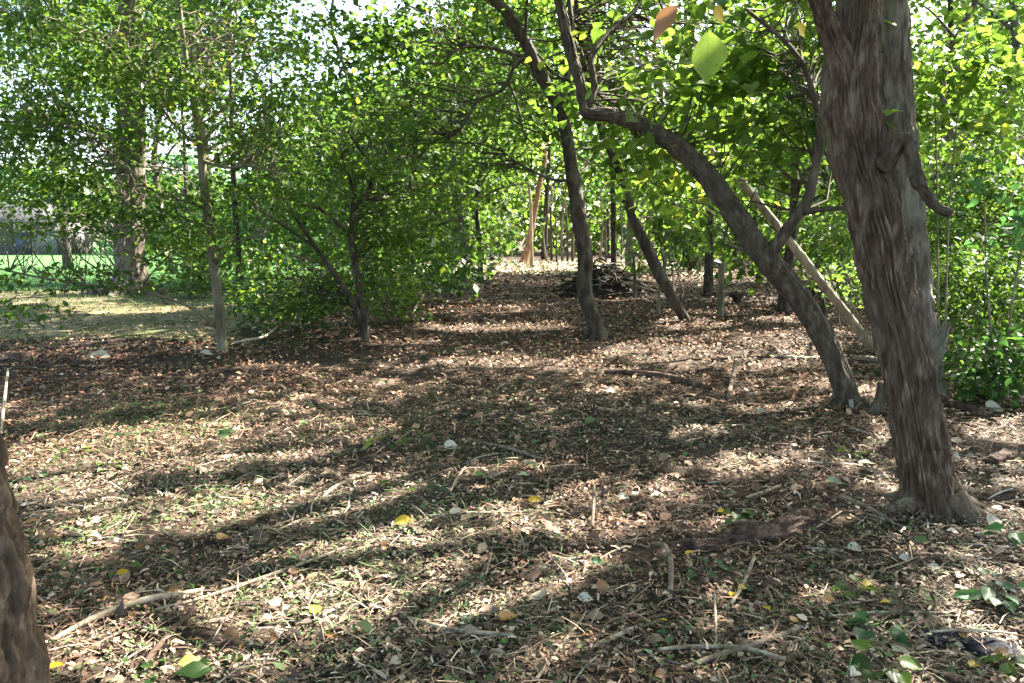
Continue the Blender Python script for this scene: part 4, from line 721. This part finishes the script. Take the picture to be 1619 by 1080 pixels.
# pale rocks by the path
def rock(label, px, py, r, mat, seed, sc=(1, .8, .6), name='rock'):
    c = G(px, py); n, m = 36, 20; V = []
    for i in range(m+1):
        a = math.pi*i/m
        for j in range(n): b = 2*math.pi*j/n; V.append((math.sin(a)*math.cos(b), math.sin(a)*math.sin(b), math.cos(a)))
    V = np.array(V); V *= (1 + .45*noise(V*1.6 + seed) + .25*noise(V*4 + seed) + .1*noise(V*9 + seed))[:, None]; V = V*np.array(sc)*r*c[1]/FPX
    F = np.array([(i*n+j, i*n+(j+1) % n, (i+1)*n+(j+1) % n, (i+1)*n+j) for i in range(m) for j in range(n)])[:, ::-1]
    return tag(obj(name, mesh_np(name, V, F, [mat], smooth=True), loc=(c[0], c[1], c[2] + .06*r*c[1]/FPX)), label, 'rock')
RKW = flat_mat('rock_white', (.62, .62, .60), .8, .2, 9); RKD = ground_mat('rock_dark', [(.34, (.012, .012, .016)), (.5, (.04, .04, .05)), (.66, (.16, .16, .17))], s1=9, s2=60, bump=1.0)
rock('whitish lump beside the thin grey sapling', 748, 442, 15, RKW, 1); rock('smaller whitish lump in the pale bluish weeds', 683, 448, 10, RKW, 2)
rock('dark blue-black stone half buried near the right bottom corner', 1490, 1012, 38, RKD, 3, (1, .7, .22)); rock('black stone behind the bright five-leaved plant', 1560, 1030, 52, RKD, 4, (1, .6, .2))
# ------------------------------------------------------------------ logs and sticks on the floor
def floor_line(pts, lift=1.0):
    q = []
    for x, y, r in pts: c = G(x, y); rr_ = r*c[1]/FPX; q.append((c[0], c[1], c[2] + rr_*lift + .012, rr_))
    return np.array(q)
def stick(name, label, pts, mat='stick', cat='stick', group=None, lift=1.0, seg=8, bark=None, rings=30, lifts=None):
    q = floor_line(pts, lift)
    if lifts: q[:, 2] += np.array(lifts)
    q[1:-1, 2] += rng.normal(size=len(q)-2)*.006
    b = q.mean(0)[:3]; V, F = tube(q, seg, rings, bark, int(rng.integers(50))); o = obj(name, mesh_np(name, V - b, F, [BK[mat]], smooth=True), loc=b)
    return tag(o, label, cat, group)
stick('rotten_log', 'rotten reddish brown log half sunk in litter before the big furrowed tree', [(1075, 872, 6), (1110, 868, 10), (1150, 863, 13), (1195, 853, 17), (1230, 847, 16), (1262, 836, 18), (1288, 828, 13)], 'rot', 'log', lift=.25, seg=60, bark=(.026, 12, .22, 1), rings=160)
stick('long_pale_stick', 'longest pale stick lying in the sunlit litter near the rough left trunk', [(80, 1022, 4), (159, 984, 5.5), (235, 960, 6), (282, 948, 5), (325, 939, 3.5)])
stick('stick', 'short pale side twig touching the longest pale stick', [(246, 938, 3), (262, 944, 4), (285, 947, 3)])
stick('stick', 'thin straight stick running up from the longest pale stick towards the middle', [(240, 972, 2.5), (330, 950, 3), (440, 912, 3.2), (545, 871, 2)])
stick('stick', 'thick reddish stick near the yellow leaf at the bottom left', [(308, 970, 5), (280, 998, 5), (248, 1035, 6), (227, 1062, 5)], 'rot')
stick('stick', 'slim bent twig crossing a shadow band left of the middle', [(585, 752, 2), (545, 768, 2.6), (520, 783, 2.4), (502, 803, 2)])
stick('stick', 'brown stick lying level at the bottom centre', [(648, 984, 3), (700, 999, 4), (742, 1008, 4), (812, 1011, 3)])
stick('stick', 'straight slanting stick reaching the bottom edge at the centre', [(927, 974, 2.5), (887, 1026, 3.2), (848, 1082, 3.5)])
stick('stick', 'pale stick ending at a yellow leaf at the bottom centre', [(1027, 990, 3), (980, 1010, 4), (930, 1032, 3)])
stick('bent_branch', 'bent brown branch arching out of the litter left of the rotten log', [(1033, 866, 3), (1050, 882, 4), (1060, 905, 4.5), (1060, 944, 4)], 'stickdark', 'branch', lifts=[0, .03, .03, 0])
stick('stick', 'dark stick in the shaded middle of the floor', [(742, 701, 2), (800, 715, 3), (858, 731, 2.5)], 'stickdark')
stick('stick', 'very thin level twig across the green litter in the middle', [(660, 821, 1.6), (750, 817, 2), (842, 814, 1.4)])
stick('stick', 'thin twig slanting below a white leaf in the middle', [(736, 742, 1.6), (722, 764, 2), (712, 782, 1.6)])
stick('upright_twig', 'short twig standing upright left of the white scraps', [(939, 798, 2.4), (938, 818, 2.8), (936, 840, 3)], 'stickdark', lifts=[.1, .04, 0])
stick('stick', 'pale curved stick along the bottom edge under the rotten log', [(1040, 1034, 3), (1090, 1029, 4), (1167, 1031, 4.5), (1205, 1042, 4), (1242, 1050, 3)])
stick('stick', 'dark grey stick crossing under the pale curved one at the bottom', [(1262, 1001, 4.5), (1217, 1018, 5), (1145, 1042, 5), (1082, 1064, 4)], 'stickdark')
stick('stick', 'pale stick slanting up beside two yellow leaves below the rotten log', [(1193, 886, 3), (1175, 930, 3.2), (1150, 970, 3)])
stick('stick', 'long thin brown twig running down right from the rotten log', [(1221, 827, 2.4), (1297, 870, 2.6), (1370, 908, 1.8)], 'stickdark')
stick('stick', 'straight brown stick above the bluish-black stone', [(1310, 980, 2), (1400, 974, 2.6), (1504, 975, 2)])
stick('stick', 'pale wiry stick lying across the black stone', [(1468, 1016, 1.8), (1528, 1026, 2.4), (1605, 1027, 1.8)], lifts=[.03, .06, .05])
stick('stick', 'pale short stick on top of the rotten log', [(1138, 832, 2.5), (1172, 830, 3), (1208, 832, 2.2)])
stick('stick', 'tan stick slanting behind the rotten log', [(1149, 846, 2.5), (1185, 838, 3), (1222, 826, 2.2)])
stick('upright_twig', 'thin dry stem standing up in the litter below the rotten log', [(1129, 962, 1.8), (1131, 995, 2), (1132, 1028, 2)], lifts=[.05, .02, 0])
stick('fallen_branch', 'long dark fallen branch lying across the shaded middle of the floor', [(955, 592, 3), (1000, 594, 5), (1050, 600, 6), (1090, 610, 6), (1122, 621, 5)], 'rot', 'branch', lift=.7)
stick('fallen_branch', 'dark forked twig beside the long fallen branch', [(1150, 632, 3), (1158, 612, 4), (1162, 596, 3)], 'stickdark', 'branch', lifts=[0, .06, .15])
stick('stick', 'pale stick pointing up out of the shaded floor near the shrubby tree', [(652, 502, 2), (660, 492, 2.2), (672, 482, 2)], lifts=[0, .1, .22])
stick('stick', 'thin pale stick lying left of the foot of the big furrowed tree', [(1180, 792, 2.5), (1206, 783, 3), (1234, 772, 2.2)])
stick('stick', 'dark root-like stick at the foot of the big furrowed tree', [(1330, 790, 3.5), (1375, 812, 4.5), (1408, 830, 3.5)], 'stickdark')
stick('stick', 'slender stick leaning on the base of the big furrowed tree', [(1404, 640, 3), (1420, 660, 3), (1440, 690, 2.5)], 'weathered', lifts=[.0, .02, .03])
stick('stick', 'long thin stick on the floor left of the leaning tree foot', [(1230, 566, 2.5), (1265, 570, 3), (1302, 568, 2.2)])
stick('rotten_board', 'upper dark rotten slab on the floor right of the big furrowed tree', [(1500, 618, 8), (1540, 626, 10), (1575, 634, 7)], 'rot', 'log', lift=.6, seg=14, bark=(.012, 7, .3))
stick('rotten_board', 'lower dark rotten slab on the floor right of the big furrowed tree', [(1480, 632, 6), (1525, 652, 9), (1560, 660, 6)], 'rot', 'log', lift=.5, seg=14, bark=(.012, 7, .3))
stick('fallen_branch', 'tan branch slanting down from the big furrowed tree to the rotten slabs', [(1470, 580, 5), (1500, 598, 6), (1530, 612, 4)], 'stick', 'branch')
stick('fallen_branch', 'dark stick pile log behind the big furrowed tree at its left', [(1345, 570, 4), (1375, 574, 5), (1402, 580, 5)], 'stickdark', 'branch')
stick('short_log', 'short grey log piece at the right edge of the floor', [(1565, 735, 9), (1590, 728, 11), (1605, 718, 8)], 'rot', 'log', lift=.35, seg=30, bark=(.012, 8, .15, 1), rings=60)
stick('stick', 'bare pale twig with forks lying right of the slim sapling', [(372, 545, 2), (392, 547, 2.4), (420, 543, 2), (440, 533, 1.4)], lifts=[0, .05, .08, .15])
stick('stick', 'tall dry stalk leaning at the left edge of the picture', [(2, 690, 2), (8, 660, 2.4), (16, 625, 1.8)], lifts=[0, .1, .25])
nst = 170
for i in range(nst):
    px = rng.uniform(20, 1600); py = 640 + 435*rng.random()**.75; a = rng.normal()*.7 + (math.pi if rng.random() < .5 else 0) - .25; L = rng.uniform(18, 75)*(0.5 + (py-560)/450)
    x2, y2 = px + L*math.cos(a), py + L*math.sin(a)*.6
    stick('loose_twig', 'small loose twig strewn in the leaf litter of the floor', [(px, py, 1.0), ((px+x2)/2 + rng.normal()*3, (py+y2)/2 + rng.normal()*2, 1.6), (x2, y2, .8)], ['stick', 'stickdark', 'weathered'][i % 3], 'twig', 'loose twigs in the litter', seg=5, rings=8)
# ------------------------------------------------------------------ single fallen leaves
def fallen(label, px, py, wpx, shape, mat, k, ang, group=None, tilt=.3, name='fallen_leaf'):
    c = G(px, py); s = .82*wpx*c[1]/FPX; a = math.radians(ang); d = np.array([math.cos(a), math.sin(a), .05]); n_ = np.array([rng.normal()*tilt, -.35 + rng.normal()*tilt, 1])
    o = leaf_object(name, leaf_proto(shape, mat, k), c - d*s*.5 + np.array([0, 0, .03]), d, n_, s); return tag(o, label, 'leaf', group)
for lab, x, y, wpx, sh, mt, kk, an in [
 ('big bright yellow leaf curled in the sunlit litter left of centre', 640, 832, 46, 'ovate', 'yellow', 3, 10), ('bright yellow leaf lying at the bottom left edge', 302, 1058, 50, 'ovate', 'yellow', 4, 20),
 ('small yellow leaf beside the thin straight stick', 500, 974, 30, 'ovate', 'yellow', 1, 40), ('orange leaf lying near the rough left trunk', 84, 858, 32, 'ovate', 'orange', 2, 0),
 ('orange-pink leaf standing up in the sunlit litter at left', 358, 857, 34, 'heart', 'orange', 4, 60), ('dull yellow leaf at the lower left near the longest stick', 195, 914, 26, 'ovate', 'yellow', 0, 15),
 ('left one of the two yellow leaves on the slanting pale stick', 1158, 948, 26, 'ovate', 'yellow', 2, 60), ('right one of the two yellow leaves on the slanting pale stick', 1174, 938, 26, 'ovate', 'yellow', 3, 30),
 ('upright yellow leaf below the rotten log', 1210, 970, 26, 'ovate', 'yellow', 2, 110), ('pale yellow leaf between the small green plants at right', 1376, 935, 30, 'heart', 'yellow', 4, 20),
 ('flat yellow leaf under the pale yellow leaf at right', 1403, 962, 30, 'ovate', 'yellow', 3, 0), ('small yellow leaf at the left end of the rotten log', 1090, 882, 22, 'ovate', 'yellow', 1, 30),
 ('yellow leaf at the bottom right corner beside the bright plant', 1540, 1062, 34, 'ovate', 'yellow', 2, 30), ('thin yellow leaf at the tip of the pale bottom stick', 1050, 990, 30, 'long', 'yellow', 3, 5),
 ('faded yellow leaf in the green litter of the middle', 845, 797, 28, 'ovate', 'yellow', 0, 0), ('amber leaf at the foot of the rough left trunk', 88, 1064, 34, 'ovate', 'yellow', 0, 20),
 ('orange leaf under the white scraps of the lower middle', 912, 983, 30, 'heart', 'deadbrown', 3, 80), ('small orange leaf near the dark grey stick', 1256, 990, 20, 'heart', 'orange', 2, 40),
 ('yellow leaf hidden behind the left end of the rotten log', 1142, 816, 22, 'ovate', 'yellow', 3, 0), ('yellow-brown leaf beside the pale yellow one at right', 1310, 958, 32, 'ovate', 'orange', 2, 0),
 ('single white leaf shining in the sunlit middle of the floor', 716, 712, 34, 'heart', 'pale', 4, 0), ('greenish white leaf in the shadow right of the single white leaf', 828, 757, 24, 'ovate', 'palegreen', 3, 0),
 ('largest white scrap in the row at the centre right', 985, 792, 26, 'ovate', 'pale', 4, 0), ('middle white scrap in the row at the centre right', 1010, 788, 26, 'heart', 'pale', 4, 50), ('long white scrap in the row at the centre right', 1042, 788, 40, 'long', 'pale', 4, 25),
 ('pale leaf in a sun patch left of the leaning tree', 1205, 655, 24, 'ovate', 'pale', 3, 0), ('pale leaf right beside the sun patch leaf of the leaning tree', 1240, 652, 22, 'ovate', 'pale', 2, 30),
 ('pale leaf in shade farther left of the leaning tree', 1270, 612, 24, 'ovate', 'pale', 3, 10), ('pale leaf on the floor above the sun patch leaf', 1192, 628, 26, 'ovate', 'pale', 2, 0),
 ('white leaf at the edge of green blades by the big furrowed tree', 1320, 768, 34, 'ovate', 'palegreen', 4, -10), ('pale green leaf beside the foot of the big furrowed tree', 1370, 738, 36, 'ovate', 'palegreen', 2, 10),
 ('white leaf right of the foot of the big furrowed tree', 1507, 848, 28, 'ovate', 'pale', 4, -20), ('crumpled white leaf below the big furrowed tree', 1352, 876, 32, 'heart', 'pale', 4, -40),
 ('small white leaf below the crumpled white one', 1430, 890, 24, 'ovate', 'pale', 3, -10), ('pale leaf near the upper right green plant', 1477, 905, 26, 'ovate', 'pale', 2, -30),
 ('round grey-white leaf right of the big furrowed tree foot', 1573, 832, 34, 'heart', 'pale', 2, 10), ('pale green leaf at the bottom edge, centre right', 1022, 1040, 32, 'ovate', 'palegreen', 3, 120),
 ('pale green leaf in the sunlit litter near the rough left trunk', 150, 855, 34, 'ovate', 'palegreen', 4, 0), ('pale green leaf right of the orange one near the left trunk', 213, 864, 26, 'ovate', 'palegreen', 2, 0),
 ('pale leaf in the sun patch nearest the shaded left floor', 158, 566, 44, 'ovate', 'pale', 2, 0), ('pale leaf just below the sun patch of the left floor', 152, 582, 36, 'ovate', 'pale', 1, 0),
 ('pale leaf at the shaded left floor near the edge', 48, 585, 32, 'ovate', 'pale', 1, 0), ('white leaf at the foot of the slim sapling', 326, 562, 34, 'ovate', 'pale', 4, 0),
 ('white leaf in front of the long fallen branch', 966, 622, 28, 'ovate', 'pale', 4, 0), ('white leaf in shade left of the long fallen branch', 800, 545, 20, 'ovate', 'pale', 3, 0),
 ('pale leaf in the right litter beyond the big furrowed tree', 1575, 650, 36, 'heart', 'pale', 3, 0), ('white leaf on the twiggy litter below the bent branch', 925, 955, 34, 'ovate', 'pale', 4, -10),
 ('pink-grey leaf curled in the middle of the lower litter', 852, 950, 46, 'heart', 'pale', 1, 80), ('tan leaf lying bottom centre near the slanting stick', 805, 985, 40, 'heart', 'orange', 1, 20)]:
    fallen(lab, x, y, wpx, sh, mt, kk, an)
for i in range(110):
    px = rng.uniform(10, 1610); py = 1078 - 430*rng.random()**1.3; fallen('small dry leaf scattered over the litter of the floor', px, py, rng.uniform(14, 26)*(.55 + (py-600)/500), ['ovate', 'heart', 'long'][i % 3], ['deadbrown', 'pale', 'orange', 'deadbrown', 'deadbrown', 'deadbrown'][i % 6], int(rng.integers(5)), rng.uniform(0, 360), 'small dry leaves on the floor', .5)
# ------------------------------------------------------------------ small plants
def plant(label, px, py, hpx, n, leafpx, mat, seed, spread=1.0, shape='ovate', name='leafy_plant', palmate=False, cat='plant', group=None):
    c = G(px, py); s = c[1]/FPX; leafpx *= .74; root = thing(name, label, cat, c, group); gg = np.random.default_rng(seed + 900)
    for i in range(n):
        a = gg.random()*6.28 if not palmate else 6.28*i/n; h = hpx*s*(.5 + .6*gg.random()); ro = spread*leafpx*s*(.3 + .7*gg.random())*(0.35 if palmate else 1)
        e = np.array([math.cos(a)*ro, math.sin(a)*ro, h if not palmate else hpx*s]); V, F = tube(np.array([(0, 0, -.02, .003), (e[0]*.4, e[1]*.4, e[2]*.7, .0022), (*e, .0012)]), 5, 8); obj('stem', mesh_np('stem', V, F, [BK['olive']], smooth=True), root)
        d = np.array([math.cos(a), math.sin(a), -.15 + .2*gg.normal()]); leaf_object('leaf', leaf_proto(shape, mat, int(gg.integers(5))), e, d, (gg.normal()*.25, -.35 + gg.normal()*.25, 1), leafpx*s*(.7 + .5*gg.random()), root)
    return root
plant('bright five-leaved plant in the bottom right corner', 1592, 1062, 22, 6, 62, 'light', 1, palmate=True); plant('green leafy plant right of the pale wiry stick above the black stone', 1565, 955, 34, 12, 46, 'blue', 2, 1.3)
plant('lobed green seedling beside the pale yellow leaf at right', 1345, 945, 26, 5, 36, 'mid', 3, .8, 'heart'); plant('ivy-like plant with broad leaves left of the bluish-black stone', 1380, 1008, 26, 9, 44, 'blue', 4, 1.2, 'heart')
plant('low green plant at the bottom edge under the ivy-like plant', 1400, 1065, 24, 10, 46, 'mid', 5, 1.3, 'heart'); plant('bright green seedling behind the left end of the rotten log', 1165, 822, 18, 5, 26, 'light', 6, .8, 'heart')
plant('small green seedling in the litter right behind the rotten log', 1212, 820, 14, 3, 20, 'light', 7, .7, 'heart'); plant('broad dark green leaves at the bottom edge beside the yellow leaf', 365, 1062, 10, 4, 70, 'dark', 8, .6, 'ovate')
plant('small dark plant at the bottom edge left of the yellow leaf', 262, 1066, 12, 4, 40, 'dark', 9, .8, 'ovate'); plant('green sprig by the pale green leaf at the foot of the big furrowed tree', 1338, 728, 16, 8, 26, 'light', 10, 1.2, 'long')
plant('dark green plant at the right edge under the round grey-white leaf', 1600, 860, 24, 9, 40, 'blue', 11, 1.2, 'ovate'); plant('green weed in the lower middle left of the bent branch', 925, 895, 14, 7, 28, 'blue', 12, 1.2)
plant('green weed under the brown stick at the bottom centre', 742, 975, 12, 7, 26, 'blue', 13, 1.3); plant('pale leaves on bent stalks right of the slim sapling', 425, 535, 18, 8, 13, 'palegreen', 14, 2.2, 'ovate')
plant('green weed below the rotten log at its left end', 1110, 905, 14, 8, 30, 'blue', 15, 1.4); plant('green sprout at the bottom below the bent branch', 1065, 1010, 12, 6, 30, 'blue', 16, 1.2)
plant('tall grassy weed on the sunlit left floor', 660, 700, 12, 8, 26, 'mid', 17, 1.5, 'long')
for i, (px, py) in enumerate([(60, 735), (120, 720), (30, 760), (170, 745), (90, 775), (220, 690), (320, 690), (610, 705), (560, 720), (680, 780), (640, 770), (250, 880), (300, 900), (180, 905), (140, 935), (450, 890), (520, 905), (380, 690), (1240, 880), (1180, 905), (1310, 900), (1250, 960), (1450, 940), (1300, 1050), (980, 900), (860, 1000), (700, 960)]):
    plant('small green weed sprouting through the litter of the floor', px, py, 10, 6, 20 + 8*rng.random(), ['mid', 'light', 'blue'][i % 3], 30+i, 1.5, ['long', 'ovate'][i % 2], 'small_weed', group='small weeds in the litter')
# ------------------------------------------------------------------ leaf litter, chips and grass
def scatter(n, y0, y1, half, power=1.0):
    y = y0 + (y1-y0)*rng.random(n)**power; x = (rng.random(n)*2-1)*(half*y + .4); return x, y
PAL = np.array([(.34, .255, .18), (.13, .088, .065), (.21, .165, .13), (.55, .47, .38), (.07, .050, .040), (.23, .145, .10), (.28, .215, .165), (.10, .068, .054), (.16, .115, .092), (.06, .045, .036)])
def litter(name, n, y0, y1, size, shape, greenfrac, seed, power=1.0, pal=PAL, tilt=.45):
    x, y = scatter(n, y0, y1, .70, power); z = H(x, y)
    nn = noise(np.stack([x*.8, y*.8, 0*x + seed], -1)); green = rng.random(n) < greenfrac*np.clip(.7 + 2.4*nn, 0, 2.5)*np.where((x < .3) & (y < 7.5), 1.9, 1.0)
    green &= True; lim = ((x < -4.3 - .27*(y-13)) & (y > 12.4) & (rng.random(n) > .28)) | (rng.random(n) > np.clip(.82 + .9*noise(np.stack([x*1.1, y*1.1, 0*x + 40], -1)), .3, 1)) | (x < -4.9 - .16*(y-20)) & (y > 17.5) & (rng.random(n) > np.clip((29-y)/16, 0, .6)); keep = ~lim; x, y, z, green, nn = x[keep], y[keep], z[keep], green[keep], nn[keep]; n = len(x)
    col = pal[rng.integers(len(pal), size=n)]*(.65 + .6*rng.random(n))[:, None]
    red = np.clip(.5 + 1.6*noise(np.stack([x*.45, y*.45, 0*x + 60], -1)), 0, 1)[:, None]; col = col*(1 - red*np.array([.0, .12, .17])); wm = np.clip((y - 5.5)/3, 0, 1)[:, None]; col = col*(1 - wm*(1 - np.array([1.03, .87, .77]))); col = col*np.array([1.05, .99, .92])
    col[green] = np.array([.07, .105, .035])*(.6 + .9*rng.random(green.sum()))[:, None]
    a = rng.random(n)*6.283; d = np.stack([np.cos(a), np.sin(a), rng.normal(size=n)*tilt*.6], 1); nr = np.stack([rng.normal(size=n)*tilt, rng.normal(size=n)*tilt, np.ones(n)], 1)
    sz = size*(.5 + rng.random(n)**2*1.1)*(.8 + y/14); pos = np.stack([x, y, z + .004 + .022*rng.random(n)*np.minimum(1+y/20, 2)], 1)
    V, F, k = leaf_verts(pos, d, nr, sz, shape); o = obj(name, mesh_np(name, V, F, [LITTER], face_col=np.repeat(col, k, 0)), kind='stuff'); return o
tag(litter('leaf_litter', 60000, 2.2, 8.0, .025, 'curl', .20, 1, 1.15), 'small curled brown leaves covering the woodland floor', 'leaf litter')
tag(litter('wood_chips', 36000, 2.2, 8.5, .032, 'strip', .06, 2, 1.15), 'pale shredded stalks and chips covering the woodland floor', 'wood chips')
tag(litter('whole_leaves', 3200, 2.2, 9.0, .060, 'ovate', .12, 9, 1.1, tilt=.6), 'whole curled dead leaves lying in the litter', 'dead leaves')
tag(litter('dry_stalks', 42000, 2.2, 9.0, .095, 'stalk', .10, 7, 1.1, tilt=.3), 'thin dry stalks and stems lying through the litter', 'dry stalks')
tag(litter('leaf_litter', 52000, 8.0, 20, .034, 'curl', .10, 3), 'brown leaf litter of the middle distance', 'leaf litter')
tag(litter('wood_chips', 20000, 8.0, 20, .042, 'strip', .05, 4), 'shredded stalks strewn over the middle distance', 'wood chips')
tag(litter('leaf_litter', 36000, 20, 52, .045, 'curl', .08, 5), 'brown leaf litter of the far floor', 'leaf litter')
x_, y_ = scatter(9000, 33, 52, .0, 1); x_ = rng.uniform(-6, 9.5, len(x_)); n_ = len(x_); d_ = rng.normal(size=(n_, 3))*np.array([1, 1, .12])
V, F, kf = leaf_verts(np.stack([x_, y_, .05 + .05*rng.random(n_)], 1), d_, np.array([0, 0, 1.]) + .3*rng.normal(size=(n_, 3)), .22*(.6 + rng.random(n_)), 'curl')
tag(obj('sun_toned_litter', mesh_np('sun_toned_litter', V, F, [LITTER], face_col=np.repeat(np.array([.50, .43, .28])*(.6 + .7*rng.random(n_))[:, None], kf, 0)), kind='stuff'), 'litter coloured pale for sunlight at the far end of the clearing', 'pale litter')  # sunlight on the far floor is put into this pale litter colour
# grass
def grass(name, label, n, xr, yr, cond, hgt, c0, seed):
    x = rng.uniform(*xr, n); y = rng.uniform(*yr, n); kp = cond(x, y); x, y = x[kp], y[kp]; n = len(x); z = np.where(y > 17, .05, H(x, y))
    d = np.stack([rng.normal(size=n)*.35, rng.normal(size=n)*.35, np.ones(n)], 1); nr = rng.normal(size=(n, 3)); sz = hgt*(.5 + rng.random(n))
    V, F, k = leaf_verts(np.stack([x, y, z-.01], 1), d, nr, sz, 'blade'); col = np.array(c0)*(.6 + .8*rng.random(n))[:, None]
    tag(obj(name, mesh_np(name, V, F, [GRASSM], face_col=np.repeat(col, k, 0)), kind='stuff'), label, 'grass')
grass('lawn_grass', 'short green lawn grass beyond the trees at left', 60000, (-26, -3), (22, 40), lambda x, y: lawn_keep(np.stack([x, y, 0*x], 1)), .075, (.065, .14, .035), 1)
grass('rough_grass', 'thin rough grass in the shade between floor and lawn', 52000, (-17, -3), (11.5, 26), lambda x, y: (x < -2.6 - .30*(y-11)) & (noise(np.stack([x*.8, y*.8, 0*x], -1)) > -.15), .065, (.06, .11, .025), 2)
grass('side_lawn_grass', 'sunny grass beyond the right thicket', 12000, (8, 22), (10, 30), lambda x, y: lawn_r(np.stack([x, y, 0*x], 1)), .14, (.12, .19, .035), 3)
grass('weedy_growth', 'patchy low green growth in the sunlit litter at left', 15000, (-4.2, .6), (3.2, 7.6), lambda x, y: noise(np.stack([x*.9, y*1.3, 0*x + 5], -1)) + .12*(-x-1.2) > .12, .045, (.085, .14, .04), 5)
